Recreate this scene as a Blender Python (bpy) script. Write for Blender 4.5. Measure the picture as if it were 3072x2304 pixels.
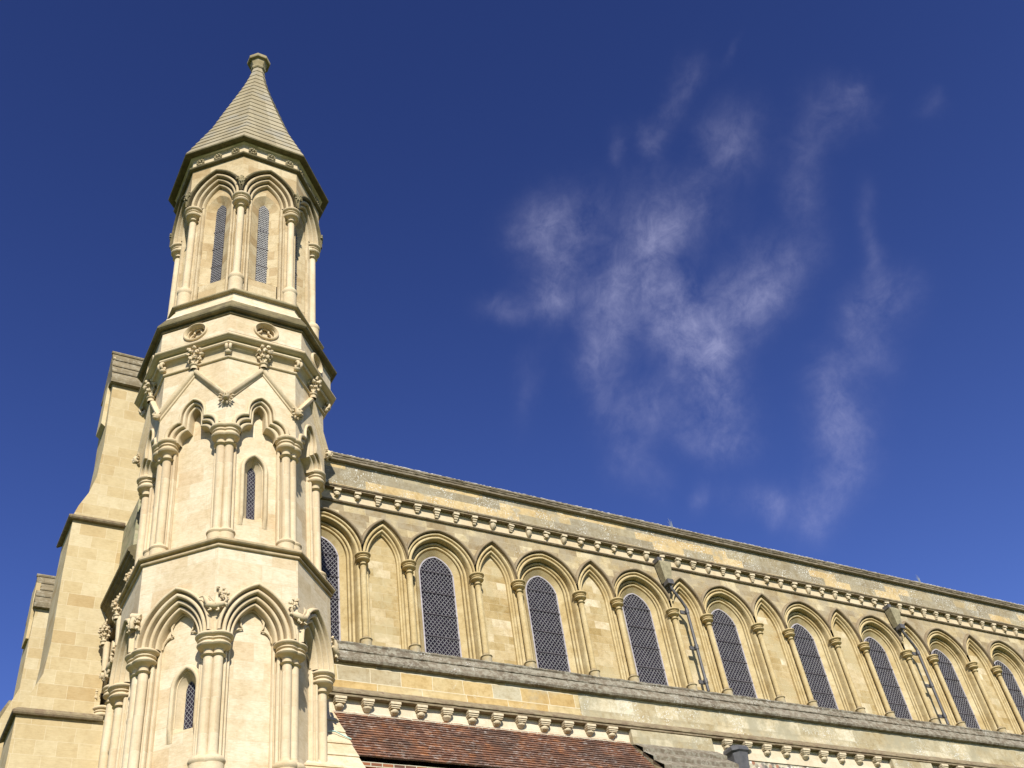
import bpy, math, random
from math import sin, cos, pi, radians, sqrt, atan2
from mathutils import Vector, Matrix, noise
random.seed(7)
for o in list(bpy.data.objects): bpy.data.objects.remove(o)
SC = bpy.context.scene
COL = SC.collection

# ------------------------------------------------------------------ camera
YAW, PITCH, ROLL = 0.62059, 0.71638, -0.1709
F_PX = 3129.17
CAM = Vector((-8.56829, -19.09693, 1.6))
_f = Vector((sin(YAW)*cos(PITCH), cos(YAW)*cos(PITCH), sin(PITCH)))
_r = Vector((cos(YAW), -sin(YAW), 0)); _u = _r.cross(_f)
RT = _r*cos(ROLL) + _u*sin(ROLL); UP = -_r*sin(ROLL) + _u*cos(ROLL)
cd = bpy.data.cameras.new('camera'); cam = bpy.data.objects.new('camera', cd); COL.objects.link(cam)
cd.sensor_width = 36; cd.lens = F_PX/3072*36; cd.clip_end = 5000; cd.clip_start = 0.1
cam.matrix_world = Matrix(((RT.x, UP.x, -_f.x, CAM.x), (RT.y, UP.y, -_f.y, CAM.y), (RT.z, UP.z, -_f.z, CAM.z), (0, 0, 0, 1)))
SC.camera = cam
SC.view_settings.view_transform = 'Standard'; SC.view_settings.look = 'None'
SC.view_settings.exposure = 0.56; SC.view_settings.gamma = 1
SC.render.film_transparent = False

# ------------------------------------------------------------------ sky and sun
SUN_AZ, SUN_EL = radians(20), radians(36)          # azimuth measured from south towards west
sun_dir = Vector((-sin(SUN_AZ)*cos(SUN_EL), -cos(SUN_AZ)*cos(SUN_EL), sin(SUN_EL)))
sl = bpy.data.lights.new('sun', 'SUN'); sl.energy = 5.0; sl.angle = radians(0.5); sl.color = (1, .955, .875)
so = bpy.data.objects.new('sun', sl); COL.objects.link(so); so.rotation_euler = sun_dir.to_track_quat('Z', 'Y').to_euler()
so.location = (0, -30, 60)

def pix_dir(x, y):
    return (_f*F_PX + RT*(x-1536) - UP*(y-1152)).normalized()
W = bpy.data.worlds.new('World'); SC.world = W; W.use_nodes = True
nt = W.node_tree; nt.nodes.clear()
def N(tree, t, **kw):
    n = tree.nodes.new(t)
    for k, v in kw.items():
        if k.startswith('i_'): n.inputs[k[2:].replace('_', ' ')].default_value = v
        else: setattr(n, k, v)
    return n
def mathn(tree, op, a, b=None, c=None, clamp=False):
    n = tree.nodes.new('ShaderNodeMath'); n.operation = op; n.use_clamp = clamp
    for i, v in enumerate((a, b, c)):
        if v is None: continue
        if isinstance(v, (int, float)): n.inputs[i].default_value = v
        else: tree.links.new(v, n.inputs[i])
    return n.outputs[0]
def vmath(tree, op, a, b=None):
    n = tree.nodes.new('ShaderNodeVectorMath'); n.operation = op
    for i, v in enumerate((a, b)):
        if v is None: continue
        if isinstance(v, (tuple, list)): n.inputs[i].default_value = v
        else: tree.links.new(v, n.inputs[i])
    return n
sky = N(nt, 'ShaderNodeTexSky', sky_type='NISHITA', sun_disc=False)
sky.sun_elevation = SUN_EL; sky.sun_rotation = pi + SUN_AZ
sky.altitude = 300; sky.air_density = 1.0; sky.dust_density = 0.15; sky.ozone_density = 3.0
hs = N(nt, 'ShaderNodeHueSaturation'); hs.inputs['Saturation'].default_value = 1.22; hs.inputs['Hue'].default_value = .527; hs.inputs['Value'].default_value = 1.0
nt.links.new(sky.outputs[0], hs.inputs['Color'])
# a deep polar-blue sky falls off towards the zenith
tc = N(nt, 'ShaderNodeTexCoord'); sep = N(nt, 'ShaderNodeSeparateXYZ'); nt.links.new(tc.outputs['Generated'], sep.inputs[0])
zc = mathn(nt, 'MAXIMUM', sep.outputs[2], 0.05)
# thin high cloud laid out on a level sheet: sheet position = horizontal direction / height
P = vmath(nt, 'DIVIDE', tc.outputs['Generated']); cmb = N(nt, 'ShaderNodeCombineXYZ')
nt.links.new(zc, cmb.inputs[0]); nt.links.new(zc, cmb.inputs[1]); cmb.inputs[2].default_value = 1e6
nt.links.new(cmb.outputs[0], P.inputs[1])
warp = N(nt, 'ShaderNodeTexNoise'); warp.inputs['Scale'].default_value = 11.0; warp.inputs['Detail'].default_value = 6; warp.inputs['Roughness'].default_value = .6
nt.links.new(tc.outputs['Generated'], warp.inputs['Vector'])
w1 = vmath(nt, 'SUBTRACT', warp.outputs['Color'], (.5, .5, .5)); w2 = vmath(nt, 'SCALE', w1.outputs[0]); w2.inputs['Scale'].default_value = .085
PW = vmath(nt, 'ADD', P.outputs[0], w2.outputs[0])
BL = [  # (x, y, half width, half length in picture pixels, slant, strength)
    (1690, 680, 60, 90, 25, 1.0), (1610, 740, 60, 80, 10, .6), (1700, 800, 40, 120, 20, .8), (1660, 890, 50, 50, 20, .9), (1540, 935, 70, 25, 0, .5),
    (1960, 700, 90, 110, 20, 1.0), (2080, 640, 100, 70, 0, .5), (1850, 880, 90, 110, 10, .8), (1990, 880, 80, 120, 0, .9), (2060, 970, 70, 100, 0, 1.2),
    (1800, 1060, 60, 110, 0, .8), (2080, 1090, 70, 120, -10, .9), (2310, 840, 70, 110, 25, 1.0), (2250, 920, 70, 70, 0, .7), (2170, 1000, 50, 90, 10, .7),
    (2170, 1210, 60, 130, -15, 1.0), (2100, 1300, 60, 60, 0, .6), (1930, 1230, 90, 70, 0, .8), (1880, 1370, 60, 60, 0, .45), (2190, 1340, 70, 40, 0, .6),
    (2280, 1510, 90, 40, 10, .6), (2320, 1530, 30, 50, 0, .5), (2100, 1500, 20, 40, 30, .4), (1960, 1450, 50, 50, 0, .3),
    (2200, 420, 70, 75, 0, .75), (2120, 560, 30, 80, 0, .35), (2020, 330, 30, 110, 15, .6), (1950, 420, 40, 30, 40, .5), (2060, 230, 40, 50, 20, .35), (1850, 450, 20, 40, 0, .3), (2180, 150, 15, 50, 25, .2),
    (2400, 570, 50, 100, 10, .5), (2440, 390, 60, 60, 50, .3), (2560, 295, 60, 30, 40, .55), (2500, 330, 60, 40, 40, .35),
    (2610, 640, 30, 70, 0, .2), (2610, 770, 30, 60, 0, .4), (2670, 900, 70, 60, 0, .85), (2570, 960, 50, 80, 20, .7), (2630, 1060, 60, 60, 0, .5), (2480, 1120, 50, 60, 0, .5),
    (2510, 1230, 60, 100, 0, .9), (2570, 1300, 60, 90, 0, .7), (2520, 1420, 60, 80, 10, 1.0), (2450, 1560, 50, 60, 30, .6), (2440, 1480, 40, 60, 0, .3),
    (1580, 1180, 30, 90, 15, .3), (2780, 335, 30, 25, 0, .25)]
tot = None
for (x, y, a, b, sl_, st) in BL:
    q = lambda X, Y: (lambda d: Vector((d.x/d.z, d.y/d.z)))(pix_dir(X, Y))
    c = q(x, y); t = radians(sl_)
    e1 = q(x + a*cos(t), y + a*sin(t)) - c; e2 = q(x + b*sin(t), y - b*cos(t)) - c
    det = e1.x*e2.y - e1.y*e2.x
    d = vmath(nt, 'SUBTRACT', PW.outputs[0], (c.x, c.y, 0))
    k1 = vmath(nt, 'DOT_PRODUCT', d.outputs[0], (e2.y/det, -e2.x/det, 0)); k2 = vmath(nt, 'DOT_PRODUCT', d.outputs[0], (-e1.y/det, e1.x/det, 0))
    r2 = mathn(nt, 'ADD', mathn(nt, 'MULTIPLY', k1.outputs['Value'], k1.outputs['Value']), mathn(nt, 'MULTIPLY', k2.outputs['Value'], k2.outputs['Value']))
    g = mathn(nt, 'MULTIPLY', mathn(nt, 'POWER', 2.718, mathn(nt, 'MULTIPLY', r2, -.75)), st)
    tot = g if tot is None else mathn(nt, 'ADD', tot, g)
up = N(nt, 'ShaderNodeMath', operation='GREATER_THAN'); up.inputs[1].default_value = .08; nt.links.new(sep.outputs[2], up.inputs[0])
fb = N(nt, 'ShaderNodeTexNoise'); fb.inputs['Scale'].default_value = 13.0; fb.inputs['Detail'].default_value = 10; fb.inputs['Roughness'].default_value = .64; fb.inputs['Distortion'].default_value = .35
mp = N(nt, 'ShaderNodeMapping'); mp.inputs['Rotation'].default_value = (0, 0, .9); mp.inputs['Scale'].default_value = (1.15, .95, .8)
nt.links.new(tc.outputs['Generated'], mp.inputs[0]); nt.links.new(mp.outputs[0], fb.inputs['Vector'])
fr = N(nt, 'ShaderNodeMapRange'); fr.inputs['From Min'].default_value = .30; fr.inputs['From Max'].default_value = .74; nt.links.new(fb.outputs[0], fr.inputs[0])
f2 = N(nt, 'ShaderNodeTexNoise'); f2.inputs['Scale'].default_value = 42; f2.inputs['Detail'].default_value = 8; f2.inputs['Roughness'].default_value = .7; f2.inputs['Distortion'].default_value = .6
nt.links.new(mp.outputs[0], f2.inputs['Vector'])
f2r = N(nt, 'ShaderNodeMapRange'); f2r.inputs['From Min'].default_value = .33; f2r.inputs['From Max'].default_value = .66; f2r.inputs['To Min'].default_value = .55; f2r.inputs['To Max'].default_value = 1.3; nt.links.new(f2.outputs[0], f2r.inputs[0])
dens = mathn(nt, 'MULTIPLY', mathn(nt, 'MULTIPLY', mathn(nt, 'MULTIPLY', tot, fr.outputs[0]), f2r.outputs[0]), up.outputs[0])
dens = mathn(nt, 'MULTIPLY', dens, .25); dens = mathn(nt, 'MINIMUM', dens, mathn(nt, 'MULTIPLY_ADD', dens, .45, .17), clamp=True)
mixc = N(nt, 'ShaderNodeMix', data_type='RGBA'); nt.links.new(dens, mixc.inputs['Factor'])
bg = N(nt, 'ShaderNodeBackground'); bg.inputs['Strength'].default_value = .063
SKYV = 1.0
gr = N(nt, 'ShaderNodeMapRange'); gr.inputs['From Min'].default_value = .90; gr.inputs['From Max'].default_value = .36
gr.inputs['To Min'].default_value = 0; gr.inputs['To Max'].default_value = 1; nt.links.new(sep.outputs[2], gr.inputs[0])
gv = mathn(nt, 'MULTIPLY_ADD', mathn(nt, 'POWER', gr.outputs[0], 1.25), .62, 1.0); nt.links.new(gv, hs.inputs['Value'])
nt.links.new(hs.outputs[0], mixc.inputs[6]); mixc.inputs[7].default_value = (8.6, 8.5, 11.6, 1)
nt.links.new(mixc.outputs[2], bg.inputs[0])
wo = N(nt, 'ShaderNodeOutputWorld'); nt.links.new(bg.outputs[0], wo.inputs[0])

# ------------------------------------------------------------------ materials (UVs are in metres: u along the wall, v up)
def base_mat(name, rough=.85, spec=.2):
    m = bpy.data.materials.new(name); m.use_nodes = True; t = m.node_tree
    b = t.nodes['Principled BSDF']; b.inputs['Roughness'].default_value = rough
    b.inputs['Specular IOR Level'].default_value = spec
    return m, t, b
def ramp(t, fac, stops, interp='LINEAR'):
    r = t.nodes.new('ShaderNodeValToRGB'); r.color_ramp.interpolation = interp
    while len(r.color_ramp.elements) < len(stops): r.color_ramp.elements.new(.5)
    for e, (p, c) in zip(r.color_ramp.elements, stops): e.position = p; e.color = (*c, 1) if len(c) == 3 else c
    t.links.new(fac, r.inputs[0]); return r.outputs[0]
def mix(t, fac, a, b, typ='MIX'):
    n = t.nodes.new('ShaderNodeMix'); n.data_type = 'RGBA'; n.blend_type = typ
    for i, v in ((0, fac), (6, a), (7, b)):
        if isinstance(v, (int, float)): n.inputs[i].default_value = v
        elif isinstance(v, tuple): n.inputs[i].default_value = (*v, 1)
        else: t.links.new(v, n.inputs[i])
    return n.outputs[2]
def noi(t, vec, scale, detail=4, rough=.55, mapping=None, dist=0):
    n = t.nodes.new('ShaderNodeTexNoise'); n.inputs['Scale'].default_value = scale; n.inputs['Detail'].default_value = detail
    n.inputs['Roughness'].default_value = rough; n.inputs['Distortion'].default_value = dist
    if mapping:
        m = t.nodes.new('ShaderNodeMapping'); m.inputs['Scale'].default_value = mapping; t.links.new(vec, m.inputs[0]); vec = m.outputs[0]
    t.links.new(vec, n.inputs['Vector']); return n.outputs[0]
def bricks(t, vec, w, h, mortar=.006, off=.5, bias=0, warpv=.0):
    if warpv:
        wn = t.nodes.new('ShaderNodeTexNoise'); wn.inputs['Scale'].default_value = .9; wn.inputs['Detail'].default_value = 1
        t.links.new(vec, wn.inputs['Vector'])
        s = vmath(t, 'SUBTRACT', wn.outputs['Color'], (.5, .5, .5)); k = vmath(t, 'MULTIPLY', s.outputs[0], (warpv, warpv*.0, 0)); vec = vmath(t, 'ADD', vec, k.outputs[0]).outputs[0]
    b = t.nodes.new('ShaderNodeTexBrick'); b.inputs['Scale'].default_value = 1
    b.inputs['Brick Width'].default_value = w; b.inputs['Row Height'].default_value = h; b.inputs['Mortar Size'].default_value = mortar
    b.inputs['Mortar Smooth'].default_value = .3; b.inputs['Bias'].default_value = bias; b.offset = off; b.offset_frequency = 2; b.squash = .7; b.squash_frequency = 3
    b.inputs['Color1'].default_value = (0, 0, 0, 1); b.inputs['Color2'].default_value = (1, 1, 1, 1); b.inputs['Mortar'].default_value = (.5, .5, .5, 1)
    t.links.new(vec, b.inputs['Vector']); return b.outputs['Color'], b.outputs['Fac']
def bump(t, b, h, strength=.3, dist=.01, prev=None):
    n = t.nodes.new('ShaderNodeBump'); n.inputs['Strength'].default_value = strength; n.inputs['Distance'].default_value = dist
    t.links.new(h, n.inputs['Height'])
    if prev is not None: t.links.new(prev, n.inputs['Normal'])
    t.links.new(n.outputs[0], b.inputs['Normal']); return n.outputs[0]

def stone(name, blocks, cols, mortar_col, grain=.25, lichen=None, blotch=None, joint=.006, white=None, mfac=.55, brough=.25, alb=.84, mot=.35):
    """cols: ramp over the random value of each block; lichen=(colour, amount) blotches; blotch=(colour, amount, scale)."""
    m, t, b = base_mat(name, .92, .12)
    uv = t.nodes.new('ShaderNodeUVMap').outputs[0]
    ob = t.nodes.new('ShaderNodeTexCoord').outputs['Object']
    if blocks:
        cv, fc = bricks(t, uv, blocks[0], blocks[1], joint, warpv=blocks[2] if len(blocks) > 2 else 0)
        col = ramp(t, cv, cols)
    else:
        n0 = noi(t, ob, 2.2, 3); col = ramp(t, n0, cols); fc = None
    # bedding grain and mottling
    g1 = noi(t, uv, 9, 5, .65, mapping=(1, 5, 1), dist=.4)
    col = mix(t, grain, col, ramp(t, g1, [(.3, (.62, .56, .45)), (.7, (1.0, 1.0, 1.0))]), 'MULTIPLY')
    g2 = noi(t, ob, 1.4, 5, .6)
    col = mix(t, mot, col, ramp(t, g2, [(.35, (.78, .70, .56)), (.62, (1.0, 1.0, 1.0))]), 'MULTIPLY')
    g3 = noi(t, ob, 6.5, 7, .72); col = mix(t, mot, col, ramp(t, g3, [(.38, (.80, .76, .68)), (.5, (1, 1, 1)), (.64, (1.10, 1.10, 1.12))]), 'MULTIPLY')
    if blotch:
        n1 = noi(t, ob, blotch[2], 6, .68); f = mathn(t, 'MULTIPLY', t_step(t, n1, 1-blotch[1], .10), .9)
        col = mix(t, f, col, blotch[0])
    if lichen:
        n2 = noi(t, ob, 7, 8, .75); f = mathn(t, 'MULTIPLY', t_step(t, n2, 1-lichen[1], .07), .85)
        col = mix(t, f, col, lichen[0])
    if white:
        n3 = noi(t, ob, 26, 3, .6); n4 = noi(t, ob, 1.7, 3, .5)
        f = mathn(t, 'MULTIPLY', t_step(t, n3, .60, .03), t_step(t, n4, 1-white, .1))
        col = mix(t, f, col, (.62, .62, .56))
    if fc is not None: col = mix(t, mathn(t, 'MULTIPLY', fc, mfac), col, mortar_col)
    col = mix(t, 1.0, col, (alb, alb*.985, alb*.96), 'MULTIPLY')
    t.links.new(col, b.inputs['Base Color'])
    hh = noi(t, ob, 34, 6, .7); n = bump(t, b, hh, brough, .012)
    if fc is not None:
        inv = mathn(t, 'SUBTRACT', 1, fc); bump(t, b, inv, .35, .006, n)
    return m
def t_step(t, v, c, s):
    n = t.nodes.new('ShaderNodeMapRange'); n.inputs['From Min'].default_value = c-s; n.inputs['From Max'].default_value = c+s
    n.interpolation_type = 'SMOOTHSTEP'; t.links.new(v, n.inputs[0]); return n.outputs[0]

M = {}
M['cream'] = stone('cream_limestone', (.78, .36, .08), [(0, (.60, .49, .33)), (.25, (.64, .55, .39)), (.7, (.66, .575, .42)), (1, (.70, .625, .48))], (.50, .42, .28), grain=.5, joint=.006, mfac=.5, mot=.5, alb=.93)
M['creamplain'] = stone('cream_moulded_stone', None, [(.3, (.60, .49, .32)), (.7, (.66, .57, .40))], (0, 0, 0), grain=.3, alb=.90)
M['creamshaft'] = stone('cream_shaft_stone', (3.0, .62, 0), [(0, (.56, .45, .30)), (.5, (.64, .54, .37)), (1, (.68, .59, .43))], (.66, .58, .44), grain=.22, joint=.005, mfac=.4, alb=.90)
M['creamold'] = stone('aged_cream_limestone', (.62, .30, .08), [(0, (.46, .35, .20)), (.4, (.56, .455, .28)), (1, (.63, .54, .36))], (.40, .33, .20), grain=.4, joint=.005, mfac=.6, mot=.6)
M['oldshaft'] = stone('aged_shaft_stone', (3.0, .5, 0), [(0, (.46, .37, .23)), (.5, (.56, .46, .30)), (1, (.62, .53, .36))], (.40, .33, .22), grain=.35, joint=.006, mfac=.5, mot=.5)
M['oldband'] = stone('weathered_old_ashlar', (.95, .32, .15), [(0, (.40, .355, .235)), (.5, (.52, .47, .33)), (1, (.64, .60, .46))], (.34, .30, .20), grain=.45, joint=.006, mfac=.6, mot=.8, blotch=((.33, .30, .205), .46, 1.6), white=.42, alb=.91)
M['lichenshade'] = stone('lichen_shade_moulding', None, [(.3, (.15, .13, .07)), (.7, (.27, .235, .135))], (0, 0, 0), grain=.45, blotch=((.12, .10, .06), .45, 4.0), brough=.5)  # lichen tone, darkened to carry shade under eaves, hoods and west cornice
M['tan'] = stone('tan_moulded_stone', None, [(.3, (.48, .38, .23)), (.7, (.60, .50, .33))], (0, 0, 0), grain=.35, blotch=((.34, .28, .17), .44, 3.5))
M['weather'] = stone('weathered_moulding', None, [(.3, (.31, .265, .15)), (.7, (.44, .38, .24))], (0, 0, 0), grain=.4, blotch=((.26, .23, .14), .47, 3.0))
M['spire'] = stone('spire_stone', (.62, 50, 0), [(0, (.36, .315, .21)), (.6, (.42, .37, .25)), (1, (.46, .41, .29))], (.25, .22, .15), grain=.35, blotch=((.33, .31, .25), .42, 1.3), joint=.004, alb=.76)
M['nave'] = stone('yellow_limestone', (.62, .21, .15), [(0, (.40, .31, .15)), (.3, (.48, .385, .21)), (.6, (.54, .455, .28)), (.85, (.61, .53, .36)), (1, (.68, .62, .47))], (.62, .55, .40), grain=.4, blotch=((.42, .35, .20), .46, 1.6), joint=.004, mfac=.4, mot=.75, alb=.91)
M['naveplain'] = stone('yellow_moulded_stone', None, [(.3, (.52, .42, .225)), (.7, (.61, .52, .32))], (0, 0, 0), grain=.35, blotch=((.46, .36, .185), .40, 4), mot=.75, alb=.91)
M['spandrel'] = stone('grey_spandrel_stone', (.55, .20, .15), [(0, (.32, .26, .165)), (.45, (.40, .335, .21)), (.7, (.52, .445, .28)), (1, (.64, .565, .38))], (.5, .44, .30), grain=.42, blotch=((.33, .28, .19), .48, 2.0), joint=.004, white=.35, mot=.75, alb=.91)
M['parapet'] = stone('patched_parapet_stone', (1.1, .24, .12), [(0, (.30, .27, .20)), (.45, (.345, .31, .22)), (.62, (.40, .35, .23)), (.66, (.56, .44, .24)), (1, (.60, .48, .27))], (.45, .40, .28), grain=.4, blotch=((.33, .30, .22), .40, 2.4), joint=.003, white=.5, mot=.75, alb=.91)
M['band'] = stone('band_ashlar', (1.05, .33, .12), [(0, (.55, .40, .18)), (.35, (.60, .46, .23)), (.55, (.60, .50, .29)), (.7, (.48, .42, .29)), (1, (.56, .52, .38))], (.72, .65, .48), grain=.35, blotch=((.40, .36, .25), .36, 1.1), joint=.007, mfac=.9, white=.28, mot=.75)
M['grey'] = stone('grey_weathered_stone', (1.3, 60, 0), [(0, (.165, .14, .105)), (1, (.225, .195, .15))], (.10, .085, .06), grain=.5, lichen=((.31, .29, .225), .49), white=.36, brough=.7)
M['coping'] = stone('brown_weathered_coping', (1.9, 60, 0), [(0, (.26, .225, .165)), (1, (.33, .29, .22))], (.17, .14, .10), grain=.5, lichen=((.20, .165, .12), .44), white=.3, brough=.7)
M['frost'] = stone('pale_frosted_lead', None, [(.3, (.42, .42, .40)), (.7, (.62, .63, .62))], (0, 0, 0), grain=.3)
M['drip'] = stone('lichened_string_stone', None, [(.3, (.24, .20, .13)), (.7, (.34, .29, .19))], (0, 0, 0), grain=.5, lichen=((.18, .13, .085), .47), brough=.6)
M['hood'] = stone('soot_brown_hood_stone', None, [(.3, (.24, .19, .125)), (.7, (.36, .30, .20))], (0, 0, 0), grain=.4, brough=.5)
M['corbel'] = stone('pale_corbel_stone', None, [(.3, (.60, .50, .33)), (.7, (.68, .59, .42))], (0, 0, 0), grain=.25)
M['frieze'] = stone('pale_frieze_stone', (.9, .5, .2), [(0, (.60, .50, .32)), (1, (.70, .61, .44))], (.6, .52, .36), grain=.3)
M['butt'] = stone('golden_ashlar', (.56, .30, .08), [(0, (.52, .40, .215)), (.12, (.57, .465, .27)), (.6, (.60, .505, .31)), (1, (.64, .555, .365))], (.72, .64, .46), grain=.4, joint=.005, mfac=.5, blotch=((.47, .38, .22), .38, .9))
M['slab'] = stone('slab_coping_stone', (.9, .2, 0), [(0, (.21, .18, .12)), (1, (.29, .25, .17))], (.12, .10, .07), grain=.5, lichen=((.34, .31, .23), .44), brough=.5)
M['rubble'] = stone('rubble_stone', (.35, .14, .1), [(0, (.30, .28, .18)), (1, (.52, .47, .33))], (.48, .44, .32), grain=.5, lichen=((.33, .34, .20), .47), brough=.7)
M['render_white'] = stone('white_soffit_band', (.9, .5, .2), [(0, (.66, .58, .43)), (1, (.74, .67, .52))], (.6, .52, .36), grain=.25)

def simple(name, col, rough=.6, metal=0, spec=.3, bmp=0, var=.15):
    m, t, b = base_mat(name, rough, spec); b.inputs['Metallic'].default_value = metal
    ob = t.nodes.new('ShaderNodeTexCoord').outputs['Object']
    n = noi(t, ob, 9, 5, .6)
    c2 = tuple(c*(1-var*2) for c in col)
    t.links.new(ramp(t, n, [(.35, c2), (.65, col)]), b.inputs['Base Color'])
    if bmp: bump(t, b, noi(t, ob, 40, 4, .6), bmp, .006)
    return m
M['lead'] = simple('lead_grey_lattice', (.24, .235, .235), .8, 0, .1)
M['sunlitlead'] = simple('pale_sunlit_lattice', (.46, .45, .42), .7, 0, .3)  # lead lattice with sunlight put into its colour, south lancet only
M['whiteframe'] = simple('pale_window_edging', (.38, .35, .36), .8)
M['iron'] = simple('dark_iron_bar', (.12, .105, .11), .6)
M['pipe'] = simple('grey_painted_pipe', (.10, .095, .092), .5, 0, .4)
M['leadsheet'] = simple('grey_lead_sheet', (.10, .098, .10), .6, 0, .3, .2)
M['hopper'] = simple('ochre_hopper', (.31, .27, .16), .85, var=.2)
M['weed'] = simple('dry_weed', (.35, .36, .22), .9)
M['copper'] = simple('verdigris_cable', (.38, .58, .52), .7)
def glassmat(name, col, rough):
    m, t, b = base_mat(name, rough, .35); ob = t.nodes.new('ShaderNodeTexCoord').outputs['Object']
    uv = t.nodes.new('ShaderNodeUVMap').outputs[0]
    v = t.nodes.new('ShaderNodeTexVoronoi'); v.inputs['Scale'].default_value = 9; t.links.new(uv, v.inputs['Vector'])
    s = N(t, 'ShaderNodeSeparateColor'); t.links.new(v.outputs['Color'], s.inputs[0])
    t.links.new(ramp(t, s.outputs[0], [(0, tuple(c*.6 for c in col)), (1, tuple(c*1.5 for c in col))]), b.inputs['Base Color'])
    bump(t, b, s.outputs[1], .25, .01); return m
M['glass'] = glassmat('dark_leaded_glass', (.020, .014, .020), .3)
M['glass2'] = glassmat('smoky_leaded_glass', (.06, .055, .06), .22)
# roof tiles: per tile colour from an attribute-free brick pattern aligned with the geometry
def tilemat():
    m, t, b = base_mat('old_clay_tile', .9, .15); uv = t.nodes.new('ShaderNodeUVMap').outputs[0]; ob = t.nodes.new('ShaderNodeTexCoord').outputs['Object']
    cv, fc = bricks(t, uv, .17, .105, .003)
    col = ramp(t, cv, [(0, (.135, .068, .046)), (.4, (.175, .088, .055)), (.8, (.215, .103, .058)), (1, (.29, .13, .06))])
    col = mix(t, mathn(t, 'MULTIPLY', t_step(t, noi(t, ob, 1.3, 5, .6), .52, .12), .7), col, (.085, .058, .045))
    n3 = noi(t, ob, 24, 4, .65, mapping=(.35, 1, 1)); n4 = noi(t, ob, 2.3, 3, .5)
    col = mix(t, mathn(t, 'MULTIPLY', t_step(t, n3, .585, .03), mathn(t, 'MULTIPLY', t_step(t, n4, .46, .15), .8)), col, (.42, .38, .34))
    t.links.new(col, b.inputs['Base Color']); bump(t, b, noi(t, ob, 30, 5, .7), .6, .012); return m
M['tile'] = tilemat()
def brickmat():
    m, t, b = base_mat('red_brick', .9, .15); uv = t.nodes.new('ShaderNodeUVMap').outputs[0]; ob = t.nodes.new('ShaderNodeTexCoord').outputs['Object']
    cv, fc = bricks(t, uv, .235, .075, .012)
    col = ramp(t, cv, [(0, (.10, .05, .035)), (.3, (.24, .09, .04)), (.8, (.30, .12, .05)), (1, (.18, .13, .11))])
    col = mix(t, fc, col, (.42, .38, .28)); t.links.new(col, b.inputs['Base Color'])
    n = bump(t, b, mathn(t, 'SUBTRACT', 1, fc), .8, .01); bump(t, b, noi(t, ob, 30, 5), .3, .01, n); return m
M['brick'] = brickmat()
def flintmat():
    m, t, b = base_mat('flint_rubble', .7, .3); ob = t.nodes.new('ShaderNodeTexCoord').outputs['Object']
    v = t.nodes.new('ShaderNodeTexVoronoi'); v.inputs['Scale'].default_value = 9; t.links.new(ob, v.inputs['Vector'])
    s = N(t, 'ShaderNodeSeparateColor'); t.links.new(v.outputs['Color'], s.inputs[0])
    col = ramp(t, s.outputs[0], [(0, (.10, .09, .08)), (.4, (.30, .26, .19)), (.6, (.30, .13, .07)), (.75, (.45, .42, .36)), (1, (.6, .57, .5))])
    e = t_step(t, v.outputs['Distance'], .55, .15); col = mix(t, e, col, (.42, .38, .27))
    t.links.new(col, b.inputs['Base Color']); bump(t, b, mathn(t, 'SUBTRACT', 1, v.outputs['Distance']), .8, .03); return m
M['flint'] = flintmat()
def grassmat():
    m, t, b = base_mat('mown_grass', .95, .1); ob = t.nodes.new('ShaderNodeTexCoord').outputs['Object']
    n = noi(t, ob, .6, 8, .7); t.links.new(ramp(t, n, [(.3, (.05, .075, .02)), (.7, (.10, .14, .04))]), b.inputs['Base Color'])
    bump(t, b, noi(t, ob, 60, 4), .8, .03); return m
M['grass'] = grassmat()

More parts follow.
